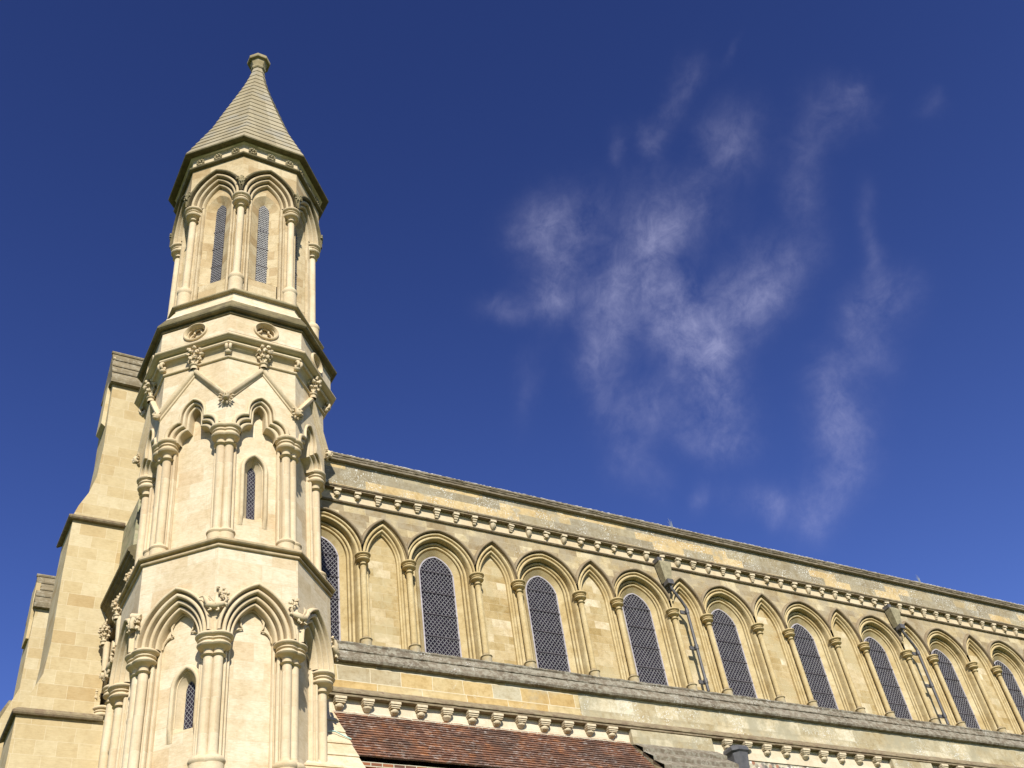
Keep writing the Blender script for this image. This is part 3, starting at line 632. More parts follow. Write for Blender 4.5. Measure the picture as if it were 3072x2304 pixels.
# ---- top stage
Z3 = 23.26
p3 = [(0, -.37), (0, -.20)] + roll(.04, -.17, .034) + [(.078, -.22), (.10, -.22)] + roll(.14, -.09, .036) + [(.18, -.15), (.20, -.15)] + roll(.24, -.01, .038) + [(.285, -.08), (.325, -.08)]
h3 = [(.32, -.05), (.325, .05)] + roll(.36, .055, .035, 180, 0) + [(.405, .03), (.415, -.01)]
p3j = [(0, -.30), (0, -.22)] + roll(.04, -.19, .034) + [(.085, -.22)] + roll(.115, -.19, .028) + [(.15, -.22), (.34, -.18)]
pl = MB(); jm = MB(); bk = MB()
ZS3 = 20.18
for k in range(8):
    fr = face(k, RT_); hw = RT_*S8
    am = MB(); arch_loft(am, fr, 0, .375, .514, Z3, p3, clamp=hw, n=14); tp(am.build('arch_moulding', 'oldshaft'))
    am = MB(); arch_loft(am, fr, 0, .375, .514, Z3, h3, clamp=hw, n=14); tp(am.build('hood_moulding', 'lichenshade'))
    arch_plate(pl, fr, 0, .375, .514, Z3, .413, -hw, hw, 24.74, 0, clamp=hw, n=14)
    for sgn in (-1, 1): jm.grid([[fr(sgn*(.36+d), z, w) for z in ((Z3, 19.85) if sgn > 0 else (19.85, Z3))] for d, w in p3j])
    # back panel with a splayed lancet in each face
    arch_plate(bk, fr, 0, .132, .19, 23.19, .21, -.55, .55, 24.3, -.23, zb=19.6)
    lw = thing('lancet_window', '', '', tuple(fr(0, 20.4, -.2))); del lw['label']; del lw['category']; tp(lw)
    def pl_(o, p=lw): o.parent = p; o.matrix_parent_inverse = Matrix.Translation(-p.location)
    sp = MB(); arch_loft(sp, fr, 0, .132, .19, 23.19, [(0, -.40), (0, -.375), (.21, -.23)], zb=20.54)
    for a_, b_ in ((0, 0),):
        sp.add([fr(-.132, 20.54, -.36), fr(.132, 20.54, -.36), fr(.36, 20.40, -.23), fr(-.36, 20.40, -.23)], [(0, 1, 2, 3)])
        sp.grid([[fr(-.36, 20.40, -.23), fr(.36, 20.40, -.23)], [fr(-.36, 19.6, -.23), fr(.36, 19.6, -.23)]])
        for s_ in (-1, 1): sp.add([fr(s_*.132, 20.54, -.345), fr(s_*.355, 20.54, -.23), fr(s_*.36, 20.40, -.23)], [(0, 1, 2)])
    pl_(sp.build('splay', 'creamold', smooth=0))
    gl = MB(); arch_fill(gl, fr, 0, .137, .19, 23.19, 20.52, -.365); pl_(gl.build('glass', 'glass2', smooth=0))
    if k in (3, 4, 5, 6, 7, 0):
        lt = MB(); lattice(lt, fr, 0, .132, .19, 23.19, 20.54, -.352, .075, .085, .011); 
        pl_(lt.build('lead_lattice', 'sunlitlead' if k == 6 else 'lead', smooth=0))
        for zz in (21.1, 21.75, 22.4): sb_ = MB(); sb_.add([fr(-.15, zz, -.345), fr(.15, zz, -.345), fr(.15, zz+.02, -.345), fr(-.15, zz+.02, -.345), fr(-.15, zz, -.36), fr(.15, zz, -.36)], [(0, 1, 2, 3), (0, 4, 5, 1)]); pl_(sb_.build('saddle_bar', 'iron', smooth=0))
tp(pl.build('spandrel_wall', 'creamold', smooth=0)); tp(jm.build('jamb_moulding', 'oldshaft')); tp(bk.build('upper_stage_wall', 'creamold', smooth=0))
# ---- horizontal mouldings
def om(name, mat, prof, smooth=40): m = MB(); octo(m, prof, TX, TY); return tp(m.build(name, mat, smooth=smooth))
def rsm(r, z, pr, n=5, a0=-90, a1=90): return [(r+pr*cos(radians(a0+(a1-a0)*i/n)), z+pr*sin(radians(a0+(a1-a0)*i/n))) for i in range(n+1)]
om('string_course', 'tan', [(1.6, 12.64), (1.985, 12.645)] + rsm(2.015, 12.675, .028) + [(2.0, 12.71), (2.0, 12.735), (2.08, 12.745), (2.10, 12.765), (2.10, 12.80), (2.07, 12.83), (1.92, 12.90), (1.60, 12.98)], 30)
om('frieze', 'frieze', [(1.94, 17.42)] + rsm(1.97, 17.45, .03) + [(1.95, 17.49), (1.95, 17.57), (1.965, 17.64), (2.0, 17.70), (2.06, 17.735)], 30)
om('cornice', 'creamplain', [(2.04, 17.73), (2.10, 17.735), (2.125, 17.76), (2.125, 17.79), (2.10, 17.80), (2.105, 17.825), (2.18, 17.835), (2.215, 17.86)] + rsm(2.225, 17.905, .035) + [(2.20, 17.95), (2.13, 18.06), (2.13, 18.07)], 30)
m = MB()
for k in range(8):
    fr = face(k, 2.13); hw = 2.13*S8; zc_ = 18.33; pr_o, pr_i = [], []
    ca = atan2(.285, hw)
    for t in sorted([2*pi*i/32 for i in range(33)]+[ca, pi-ca, pi+ca, 2*pi-ca]):
        ct, st = cos(t), sin(t); sc_ = min(hw/abs(ct) if abs(ct) > 1e-6 else 9, (.285/abs(st)) if abs(st) > 1e-6 else 9)
        pr_i.append(fr(.215*ct, zc_+.20*st, 0)); pr_o.append(fr(ct*sc_, zc_+st*sc_, 0))
    m.grid([pr_i, pr_o])
tp(m.build('oculus_wall', 'cream', smooth=0))
om('weathered_set_off', 'lichenshade', [(2.12, 18.58), (2.16, 18.59), (2.175, 18.61), (2.16, 18.635), (2.16, 18.655), (2.25, 18.66), (2.285, 18.69), (2.29, 18.73), (2.26, 18.78), (2.10, 19.06)], 30)
om('sloping_band', 'cream', [(2.105, 19.05), (2.085, 19.10), (2.05, 19.11), (1.93, 19.36), (1.885, 19.44), (1.885, 19.56)], 25)
om('sill_course', 'weather', [(1.88, 19.535), (1.95, 19.535)] + rsm(1.955, 19.57, .033) + [(1.95, 19.62), (1.80, 19.80), (1.60, 19.98), (1.4, 20.02)], 30)
om('eaves_string', 'lichenshade', [(1.86, 24.73), (1.94, 24.735)] + rsm(1.95, 24.785, .042) + [(1.93, 24.84), (1.90, 24.88)], 30)
om('eaves_frieze', 'frieze', [(1.90, 24.86), (1.90, 25.13), (1.915, 25.14), (1.915, 25.17), (1.94, 25.18), (1.97, 25.20), (1.98, 25.22), (1.98, 25.24)], 30)
om('eaves_lip', 'lichenshade', [(1.98, 25.235), (2.06, 25.225), (2.13, 25.22), (2.155, 25.235), (2.165, 25.27), (2.14, 25.31), (2.10, 25.32)], 30)
om('plinth', 'cream', [(1.6, 8.36), (1.95, 8.30), (2.04, 8.26), (2.06, 8.20), (2.04, 8.14), (2.04, 1.2), (2.15, 1.05), (2.15, 0)], 20)
# ---- spire, lapped courses
def spr(z):
    pts = [(25.30, 2.125), (27.21, 1.40), (28.905, .89), (30.405, .455), (31.1, .285), (31.83, .168)]
    for (z0, r0), (z1, r1) in zip(pts, pts[1:]):
        if z <= z1: return r0+(r1-r0)*(z-z0)/(z1-z0)
    return .178
pr = []; nC = 20
for i in range(nC):
    za = 25.30+(31.83-25.30)*(i/nC)**1.0; zb_ = 25.30+(31.83-25.30)*((i+1)/nC)**1.0
    ra, rb = spr(za), spr(zb_)
    pr += [(ra-.022, za), (ra-.02, za+.01), (ra+.016, za+.010), (ra+.015, za+.03), (rb+.004, zb_-.004)]
om('spire', 'spire', pr, 0)
fin = om('finial', 'weather', [(.17, 31.78), (.21, 31.80), (.235, 31.84), (.235, 31.90), (.20, 31.95), (.205, 31.98), (.245, 32.08), (.265, 32.16), (.27, 32.20), (.35, 32.21), (.365, 32.24), (.365, 32.34), (.33, 32.38), (.20, 32.43), (.10, 32.46), (.0, 32.46)], 20)
m = MB(); m.tube([(TX+.02, TY, 32.4), (TX+.02, TY, 32.66)], .012, 6); tp(m.build('lightning_rod', 'lead'))

# ---- clustered columns at the vertices
def cluster(k, rc, zb, zt, rs, caph, ro, bh, bo, two=True, mb_scale=1):
    base, a = vert(k, rc); tn = Vector((-sin(a), cos(a), 0)); offs = (-rs*.92, rs*.92) if two else (0,)
    s_ = MB(); c_ = MB(); b_ = MB()
    for o_ in offs:
        p = base + tn*o_
        s_.lathe((p.x, p.y, 0), [(rs, zb+bh*.5), (rs, zt-caph*.8)], 18)
        c_.lathe((p.x, p.y, zt-caph), capital_prof(rs, caph, ro), 26)
        b_.lathe((p.x, p.y, zb), base_prof(rs, bh, bo), 24)
    if two:
        for o_ in (-1, 1):
            p = base + tn*o_*rs*2.12 - Vector((cos(a), sin(a), 0))*rs*1.15
            s_.lathe((p.x, p.y, 0), [(rs*.36, zb+.02), (rs*.36, zt-caph*.55)], 10)
    c_.box((base.x-cos(a)*.15, base.y-sin(a)*.15, zt-caph*.25), (.3, ro*1.5, caph*.5), Matrix.Rotation(a, 3, 'Z'))
    so_ = tp(s_.build('column', 'creamshaft'))
    for mm, nn, mt in ((c_, 'capital', 'creamplain'), (b_, 'base', 'creamplain')):
        o = mm.build(nn, mt); o.parent = so_; o.matrix_parent_inverse = so_.matrix_parent_inverse.copy() @ Matrix.Identity(4)
        o.matrix_parent_inverse = Matrix.Translation((-TX, -TY, 0)) if False else Matrix.Identity(4)
    return so_
for k in (3, 4, 5, 6, 7, 0):
    cluster(k, 1.80, 8.25, Z1, .088, .42, .250, .60, .20)
    cluster(k, 1.745, 12.75, Z2+.005, .088, .50, .235, .46, .17)
    cluster(k, 1.70, 19.60, Z3, .085, .48, .235, .85, .165, two=False)

# ---- blind panels behind the arcades, two of them pierced by lancets
def lancet(fr, u0, zb, zs, a, c=.12):
    lw = thing('lancet_window', '', '', tuple(fr(u0, zb, 0))); del lw['label']; del lw['category']; tp(lw)
    def pl_(o): o.parent = lw; o.matrix_parent_inverse = Matrix.Translation(-lw.location)
    inner = [(0, -.17), (0, -.14), (.095, -.03), (.10, .0), (.115, .0)]
    outer = [(.115, .0), (.12, .055)] + roll(.158, .06, .038, 170, 0) + [(.20, .045), (.215, .012), (.235, .0)]
    s_ = MB(); arch_loft(s_, fr, u0, a, c, zs, inner, zb=zb); arch_loft(s_, fr, u0, a, c, zs, outer)
    for sg in (-1, 1): s_.grid([[fr(u0+sg*(a+d), z, w*f) for z, f in ((zs, 1), (zb-.0, 1), (zb-.12, .55), (zb-.24, .05))][::sg] for d, w in outer])
    s_.grid([[fr(u0-a-.115, zb-.10, .0), fr(u0+a+.115, zb-.10, 0)], [fr(u0-a-.10, zb-.07, .0), fr(u0+a+.10, zb-.07, 0)], [fr(u0-a, zb+.02, -.14), fr(u0+a, zb+.02, -.14)]])
    for sg in (-1, 1): s_.add([fr(u0+sg*a, zb+.02, -.14), fr(u0+sg*(a+.10), zb+.02, -.01), fr(u0+sg*(a+.10), zb-.07, 0), fr(u0+sg*(a+.115), zb-.1, 0), fr(u0+sg*(a+.115), zb+.02, 0)], [(0, 1, 4, 3, 2)])
    pl_(s_.build('surround', 'creamplain'))
    g_ = MB(); arch_fill(g_, fr, u0, a+.003, c, zs, zb, -.13); pl_(g_.build('glass', 'glass', smooth=0))
    l_ = MB(); lattice(l_, fr, u0, a, c, zs, zb+.01, -.122, .075, .095, .0085); pl_(l_.build('lead_lattice', 'lead', smooth=0))
for Rb, z0_, z1_, holes in ((1.66, 0, 12.66, {5: (.155, 9.46, 10.15)}), (1.62, 12.8, 17.4, {6: (-.035, 13.69, 14.79)})):
    for k in range(8):
        fr = face(k, Rb); hw = Rb*S8; m = MB()
        if k in holes:
            u0, zb, zs = holes[k]; a = .080; c_ = .16
            arch_plate(m, fr, u0, a, c_, zs, .115, -hw, hw, z1_, 0, zb=zb-.10); m.grid([[fr(-hw, zb-.10, 0), fr(hw, zb-.10, 0)], [fr(-hw, z0_, 0), fr(hw, z0_, 0)]])
            lancet(fr, u0, zb, zs, a, c_)
        else: m.grid([[fr(-hw, z0_, 0), fr(hw, z0_, 0)], [fr(-hw, z1_, 0), fr(hw, z1_, 0)]])
        tp(m.build('blind_panel', 'cream', smooth=0))

# ---- oculi in the wall above the gables
for k in (3, 4, 5, 6, 7, 0):
    fr = face(k, 2.13); m = MB()
    def ring(r, w, n=32, lob=.0, zc_=18.33):
        return [fr((r+lob*abs(sin(1.5*t+.0)))*cos(t), zc_+(r+lob*abs(sin(1.5*t)))*sin(t)*.86, w) for t in [2*pi*i/n+pi/2 for i in range(n)]]
    m.grid([ring(.29, .003), ring(.28, .04), ring(.255, .05), ring(.235, .025), ring(.222, .0), ring(.215, -.03), ring(.20, -.04), ring(.20, -.15), ring(.001, -.15)], True)
    tp(m.build('oculus', 'creamplain'))
    m = MB()
    for j in range(3):
        t = pi/2+2*pi*j/3; cx_, cz_ = .095*cos(t), 18.33+.085*sin(t)
        ang = [t-2.0+4.0*i/10 for i in range(11)]
        m.tube([fr(cx_+.088*cos(a_), cz_+.08*sin(a_), -.10) for a_ in ang], .026, 7)
    tp(m.build('trefoil_tracery', 'creamplain', smooth=60))
# ---- carving helpers
def leafy(m, c, R, n, out, up=(0, 0, 1), seed=1, spread=1.0):
    """a tight bunch of curled leaves around c, facing direction out"""
    rnd = random.Random(seed); out = Vector(out); upv = Vector(up); sd = out.cross(upv)
    for i in range(n):
        t = 2*pi*i/n + rnd.uniform(-.2, .2); rr = R*rnd.uniform(.55, 1)*spread
        p0 = Vector(c)+out*R*.15; d = sd*cos(t)+upv*sin(t)
        p1 = p0 + d*rr*.5 + out*R*.35; p2 = p0 + d*rr + out*R*.2; p3 = p0 + d*rr*1.05 - out*R*.05
        m.tube([p0, p1, p2, p3], [R*.16, R*.2, R*.17, R*.06], 6)
        m.blob(p2+out*R*.1, R*.2, .3, 14, 6, 5, seed=i)
def flower(m, c, R, out):
    out = Vector(out); upv = Vector((0, 0, 1)); sd = out.cross(upv)
    m.blob(Vector(c)+out*R*.35, R*.3, .1, 5, 8, 5)
    for i in range(4):
        t = pi/4+pi/2*i; d = sd*cos(t)+upv*sin(t); pr_ = sd*(-sin(t))+upv*cos(t)
        for s_ in (-.32, .32):
            p = Vector(c)+d*R*.72+pr_*R*s_+out*R*.22; m.blob(p, R*.3, .2, 9, 7, 5, seed=i)
        m.blob(Vector(c)+d*R*1.0+out*R*.1, R*.2, .2, 9, 6, 4)
for k in (3, 4, 5, 6, 7, 0):
    fr = face(k, 1.90)
    for u in (-.5, 0, .5):
        m = MB(); flower(m, fr(u, 24.985, .01), .11, fr.n); tp(m.build('carved_flower', 'weather', smooth=60))
def crown(m, c, n, s=1.0, seed=0):
    """crown finial on a gable point: ring, stem, flaring leaves and top bud"""
    n = Vector(n); c = Vector(c); z = Vector((0, 0, 1)); sd = n.cross(z)
    m.lathe((c.x, c.y, c.z), [(.075*s, -.08*s), (.075*s, 0), (.10*s, .01*s), (.105*s, .035*s), (.08*s, .05*s), (.06*s, .08*s), (.07*s, .16*s), (.10*s, .30*s), (.11*s, .42*s), (.06*s, .52*s), (.0, .56*s)], 12)
    rnd = random.Random(seed)
    for lev, (zr, rr, nn, sz) in enumerate(((.20, .10, 6, .05), (.33, .145, 7, .055), (.43, .15, 7, .05), (.54, .07, 5, .045), (.62, .04, 4, .04))):
        for i in range(nn):
            t = 2*pi*i/nn + lev*.5; d = sd*cos(t)+n*sin(t)
            p = c+z*zr*s+d*rr*s; m.blob(p, (sz*s, sz*s, sz*s*.9), .35, 13, 7, 5, seed=i+seed+lev)
            q0 = c+z*(zr-.10)*s+d*rr*s*.6; m.tube([q0, p+z*.02*s, p+d*.035*s+z*.015*s, p+d*.045*s-z*.02*s], [.02*s, .026*s, .024*s, .012*s], 5)
    m.blob(c+z*.72*s, (.03*s, .03*s, .055*s), .1, 5, 7, 5)
def scroll(m, c, n, s=1.0):
    """curled bud at a corner of the frieze"""
    n = Vector(n); c = Vector(c); z = Vector((0, 0, 1)); sd = n.cross(z)
    for sg in (-1, 1):
        pts = []; rs_ = []
        for i in range(13):
            t = i/12*1.55*pi; r = .075*s*(1-.45*i/12)
            pts.append(c + n*(.055+r*sin(t)*.9)*s**0 + z*(.03+r*cos(t)) + sd*sg*.038*s*(1-.2*i/12)); rs_.append(.036*s*(1-.3*i/12))
        m.tube(pts, rs_, 8)
    m.blob(c+n*.03-z*.05*s, (.07*s, .07*s, .06*s), .1, 8, 8, 6)
def head(m, c, n, s=1.0, leaf=True, seed=0):
    n = Vector(n); c = Vector(c); z = Vector((0, 0, 1)); sd = n.cross(z); R = Matrix((sd, n, z)).transposed()
    m.blob(c+n*.05*s, (.065*s, .075*s, .088*s), .06, 8, 12, 9, rot=R)
    m.blob(c+n*.125*s-z*.008*s, (.013*s, .022*s, .026*s), .0, 5, 7, 5, rot=R)      # nose
    m.blob(c+n*.10*s-z*.062*s, (.034*s, .03*s, .02*s), .05, 5, 8, 5, rot=R)        # chin
    m.tube([c+n*.105*s+z*.027*s-sd*.05*s, c+n*.118*s+z*.03*s, c+n*.105*s+z*.027*s+sd*.05*s], .012*s, 6)   # brow
    m.tube([c+n*.112*s-z*.036*s-sd*.022*s, c+n*.118*s-z*.034*s, c+n*.112*s-z*.036*s+sd*.022*s], .007*s, 5)
    if leaf:
        rnd = random.Random(seed)
        for i in range(11):
            t = 2*pi*i/11; d = sd*cos(t)+z*sin(t); rr = .115*s*rnd.uniform(.9, 1.1)
            p = c+d*rr+n*.015*s; m.blob(p, (.024*s, .024*s, .024*s), .35, 15, 6, 5, seed=i); m.tube([c+n*.0*s+d*.07*s, p+n*.02*s, p+d*.035*s], [.012*s, .018*s, .006*s], 5)
        for sg in (-1, 1): m.blob(c+n*.112*s+z*.006*s+sd*.028*s*sg, .012*s, 0, 5, 6, 4)
    else:
        m.tube([c+z*.05*s-sd*.07*s+n*.02*s, c+z*.085*s+n*.05*s, c+z*.05*s+sd*.07*s+n*.02*s], .022*s, 6)
def beast(m, c, n, s=1.0, mode=0):
    """crouching winged beast with a curling leafy tail"""
    n = Vector(n); c = Vector(c); z = Vector((0, 0, 1)); sd = n.cross(z)*(-1 if mode else 1)
    P_ = lambda a, b, d: c+sd*a*s+z*b*s+n*d*s
    if mode != 2:
        m.tube([P_(-.17, .02, .06), P_(-.10, -.03, .12), P_(0, -.06, .14), P_(.10, -.03, .13), P_(.17, .03, .08)], [.03*s, .06*s, .075*s, .06*s, .035*s], 9)  # body
        m.tube([P_(.10, -.03, .13), P_(.15, .06, .15), P_(.19, .15, .12)], [.05*s, .045*s, .02*s], 7)      # haunch/wing root
        for i in range(5): m.tube([P_(.06+.02*i, .0, .12), P_(.12+.022*i, .12+.01*i, .10), P_(.14+.035*i, .24-.02*i, .06)], [.02*s, .018*s, .008*s], 5)   # wing ribs
        m.tube([P_(-.14, .0, .08), P_(-.20, .07, .10), P_(-.16, .16, .08), P_(-.10, .20, .08), P_(-.11, .27, .07), P_(-.05, .31, .07)], [.03*s, .026*s, .022*s, .02*s, .018*s, .012*s], 6)
        for a, b in ((-.2, .12), (-.12, .14), (-.17, .22), (-.07, .24), (-.14, .30), (-.03, .33), (-.22, .2), (-.19, -.01)): m.blob(P_(a, b, .08), .032*s, .4, 15, 6, 5, seed=int(a*100))
        m.tube([P_(-.05, -.08, .13), P_(-.07, -.15, .14), P_(-.03, -.17, .16)], [.03*s, .024*s, .02*s], 6); m.tube([P_(.08, -.07, .13), P_(.06, -.14, .14), P_(.11, -.16, .16)], [.03*s, .024*s, .02*s], 6)
        for i in range(7): m.blob(P_(-.02+.02*i, -.05+.028*i, .205-.006*i), .013*s, 0, 5, 5, 4)
    else:
        for i in range(22):
            rnd = random.Random(i+3); a = rnd.uniform(-.16, .16); b = rnd.uniform(-.14, .08)
            m.tube([P_(a*.5, b*.5, .05), P_(a, b, .13), P_(a*1.25, b*1.2-.02, .10)], [.03*s, .026*s, .012*s], 5); m.blob(P_(a, b, .14), .03*s, .4, 15, 6, 5, seed=i)
        m.tube([P_(-.1, .12, .05), P_(0, .16, .13), P_(.12, .13, .06)], [.05*s, .075*s, .05*s], 8); m.tube([P_(0, .16, .1), P_(.02, .02, .16), P_(0, -.08, .14)], [.07*s, .05*s, .04*s], 8)
for k in (3, 4, 5, 6, 7):
    fr = face(k, 2.0); m = MB(); crown(m, fr(0, 17.36, .04), fr.n, 1.0, k); tp(m.build('crown_finial', 'creamplain', smooth=60))
for k in (3, 4, 5, 6, 7):
    p, a = vert(k, 1.98); n = Vector((cos(a), sin(a), 0))
    m = MB(); scroll(m, Vector((p.x, p.y, 17.61)), n, 1.1); tp(m.build('scroll_bud', 'creamplain', smooth=60))
    p, a = vert(k, 1.99); m = MB(); head(m, Vector((p.x, p.y, 16.27)), n, 1.12, k != 4, k); tp(m.build('carved_head', 'creamplain', smooth=60))
    p, a = vert(k, 1.99); m = MB(); beast(m, Vector((p.x, p.y, 11.43)) - n*.05, n, 1.0, {5: 0, 6: 1, 4: 2}.get(k, 0)); tp(m.build('carved_beast', 'creamplain', smooth=60))
    p, a = vert(k, 1.90); m = MB(); leafy(m, Vector((p.x, p.y, 23.66)), .13, 9, n, seed=k); m.tube([Vector((p.x, p.y, 23.5)), Vector((p.x, p.y, 23.66))+n*.03], [.03, .07], 7); tp(m.build('dripstone_leaf', 'weather', smooth=60))

# ================================================================== west front behind the turret
wf = thing('west_front', 'cream west front wall with dark cornices and gabled arcade, seen edge-on left of the turret', 'church front', (-4.9, 1, 0))
def wp(o): o.parent = wf; o.matrix_parent_inverse = Matrix.Translation((4.9, -1, 0)); return o
YW0, YW1 = -.3, 2.25
WF = Fr((-4.86, 0, 0), (-1, 0, 0))       # u = -y
m = MB(); m.box((-3.9, 1.4, 7), (1.92, 3.4, 14)); wp(m.build('wall', 'cream', smooth=0))
def ym(name, mat, prof, y0, y1):
    m = MB(); m.grid([[Vector((-4.86-w, y0, z)), Vector((-4.86-w, y1, z))] for w, z in prof])
    for j in (0, 1): m.f.append(tuple(2*i+j for i in range(len(prof)))[::(1 if j else -1)])
    return wp(m.build(name, mat, smooth=30))
ym('cornice', 'lichenshade', [(0, 13.55), (.17, 13.60), (.20, 13.61), (.20, 13.66), (.225, 13.70), (.225, 13.75), (.27, 13.79), (.27, 13.84), (.33, 13.88), (.34, 13.93), (.385, 13.95), (.39, 14.02), (.34, 14.08), (0, 14.25)], YW0, 2.05)
ym('fascia', 'tan', [(0, 13.30), (.12, 13.44), (.16, 13.5), (.16, 13.60), (.1, 13.62), (0, 13.7)], YW0, 2.15)
ym('lower_cornice', 'hood', [(0, 13.24), (.10, 13.25), (.13, 13.30), (.10, 13.33), (.24, 13.35), (.28, 13.39), (.24, 13.44), (.1, 13.52), (0, 13.55)], YW0, 2.2)  # dark stone colour carries the shade beneath this cornice
for i, y in enumerate((-.45, .6, 1.7)):
    m = MB(); crown(m, Vector((-5.13, y, 12.95)), (-1, 0, 0), .72, i); m.tube([(-5.06, y, 12.95), (-5.04, y-.02, 12.3)], [.07, .06], 10); wp(m.build('crown_finial', 'creamplain', smooth=60))
    m = MB(); head(m, Vector((-5.02, y, 12.22)), (-1, 0, 0), .8, True, i); wp(m.build('carved_head', 'creamplain', smooth=60))
    m = MB(); scroll(m, Vector((-5.0, y+.4, 13.12)), (-1, 0, 0), 1.0); wp(m.build('scroll_bud', 'creamplain', smooth=60))
    for s_ in (-1, 1):
        m = MB(); m.tube([(-4.92, y, 13.0), (-4.92, y+s_*.52, 12.1)], .05, 8); wp(m.build('gable_moulding', 'creamplain'))
for y in (.05, 1.15, 2.1):
    s_ = MB(); s_.lathe((-4.92, y, 0), [(.085, 6), (.085, 11.5)], 14); so_ = wp(s_.build('column', 'creamshaft'))
    c_ = MB(); c_.lathe((-4.92, y, 11.35), capital_prof(.085, .36, .20), 20); o = c_.build('capital', 'creamplain'); o.parent = so_
    m = MB(); beast(m, Vector((-4.98, y+.05, 12.0)), (-1, 0, 0), .7, 2); wp(m.build('carved_beast', 'creamplain', smooth=60))
m = MB(); m.box((-4.0, 1.5, 15.0), (1.96, 1.6, 2.0)); wp(m.build('rubble_wall', 'rubble', smooth=0))

# stepped buttresses: S face at y=y0, running west from x=xr
def stepped(label, y0, xs, dep=1.1, sc=1.0, z0=0):
    """xs: dict of the outline: list of (z, xleft) from top down"""
    t = thing('stepped_buttress', label, 'buttress', (xs[-1][1]+.5, y0+.5, 0), 'stepped buttresses of the west front')
    def bp(o): o.parent = t; o.matrix_parent_inverse = Matrix.Translation(-t.location); return o
    return t, bp
b1, bp = stepped('tall golden ashlar buttress with gabled slab top nearest the octagonal turret', 2.1, [(21, -5.8), (0, -6.6)])
YB = 2.1; XR = -4.2
def face_prof(bp, y, pts, xr, depth, mat='butt', name='shaft'):
    """solid whose west side follows pts (z, x) going down"""
    m = MB(); a = [Vector((x, y, z)) for z, x in pts]; b = [Vector((x, y+depth, z)) for z, x in pts]
    m.grid([a, b]); m.grid([[Vector((xr, y, z)) for z, x in pts], a]); m.grid([b, [Vector((xr, y+depth, z)) for z, x in pts]])
    m.f.append(tuple(range(0, 0)) or (0, 1, 2)) if False else None
    return bp(m.build(name, mat, smooth=25))
def drip_lip(bp, x0, y0, z, xr, depth, pr=.10, mat='drip'):
    m = MB(); prof = [(0, -.07), (pr*.8, -.07), (pr, -.04), (pr, .0), (0, .09)]
    rows = []
    for w, dz in prof: rows.append([Vector((xr, y0-w, z+dz)), Vector((x0-w, y0-w, z+dz)), Vector((x0-w, y0+depth+w, z+dz))])
    m.grid(rows); bp(m.build('drip_moulding', mat, smooth=30))
def slabtop(bp, x0, xr, y, z0, z1, dep):
    m = MB(); nn = 4
    for i in range(nn):
        za = z0+(z1-z0)*i/nn; zb_ = z0+(z1-z0)*(i+1)/nn; ya = y-.08+(dep*.5+.08)*i/nn; yb = y-.08+(dep*.5+.08)*(i+1)/nn
        m.grid([[Vector((x0-.03, ya-.03, za)), Vector((xr, ya-.03, za))], [Vector((x0-.03, ya-.035, za+.03)), Vector((xr, ya-.035, za+.03))], [Vector((x0-.03, yb, zb_+.01)), Vector((xr, yb, zb_+.01))]])
    m.grid([[Vector((x0-.03, y+dep*.5, z1+.02)), Vector((xr, y+dep*.5, z1+.02))], [Vector((x0-.03, y+dep+.08, z0)), Vector((xr, y+dep+.08, z0))], [Vector((x0-.03, y-.08, z0)), Vector((xr, y-.08, z0))]])
    m.add([(x0-.03, y-.08, z0), (x0-.03, y+dep*.5, z1+.02), (x0-.03, y+dep+.08, z0)], [(0, 1, 2)])
    m.tube([(x0-.05, y+dep*.5, z1+.03), (xr, y+dep*.5, z1+.03)], .055, 8)
    m.box(((x0+xr)/2-.02, y-.05, z0-.05), (xr-x0+.04, .14, .12))
    bp(m.build('slab_coping', 'slab', smooth=20))
face_prof(bp, YB, [(20.45, -5.72), (19.6, -5.72), (18.35, -5.70), (17.4, -5.74), (16.9, -5.86), (16.5, -6.03), (16.18, -6.12)], XR, 1.0)
slabtop(bp, -5.76, XR, YB, 20.45, 21.83, 1.0)
m = MB(); m.grid([[Vector((-5.77, YB+.36, 21.6)), Vector((-5.77, YB+.64, 21.6))], [Vector((-5.82, YB+.22, 19.2)), Vector((-5.82, YB+.78, 19.2))], [Vector((-5.72, YB+.22, 19.12)), Vector((-5.72, YB+.78, 19.12))]]); m.grid([[Vector((-5.72, YB+.34, 21.6)), Vector((-5.77, YB+.36, 21.6))], [Vector((-5.72, YB+.22, 19.12)), Vector((-5.82, YB+.22, 19.2))]]); bp(m.build('end_pilaster', 'butt', smooth=0))
face_prof(bp, YB-.05, [(16.1, -6.10), (14.6, -6.12), (13.0, -6.10), (12.3, -6.14), (11.8, -6.33), (11.5, -6.50)], -4.98, 1.15)
drip_lip(bp, -6.10, YB-.05, 16.13, -4.98, 1.15, .11)
face_prof(bp, YB-.10, [(11.42, -6.50), (8, -6.55), (0, -6.6)], -4.5, 1.3)
drip_lip(bp, -6.50, YB-.10, 11.44, -4.9, 1.3, .09)
b2, bp2 = stepped('farther golden ashlar buttress with gabled slab top at the left edge', 8, [(18, -6), (0, -7)])
Y2 = 8.0
face_prof(bp2, Y2, [(17.3, -5.93), (16.2, -5.95), (14.85, -5.95), (14.3, -6.15), (13.5, -6.45), (12.8, -6.8)], -4, 1.1)
slabtop(bp2, -5.97, -4, Y2, 17.25, 18.45, 1.1)
m = MB(); m.box((-5.96, Y2+.5, 17.2), (.12, .6, 1.7)); bp2(m.build('end_pilaster', 'butt', smooth=0))
face_prof(bp2, Y2-.04, [(12.7, -6.8), (6, -6.9), (0, -7)], -4, 1.3); drip_lip(bp2, -6.8, Y2-.04, 12.72, -4, 1.3, .1)
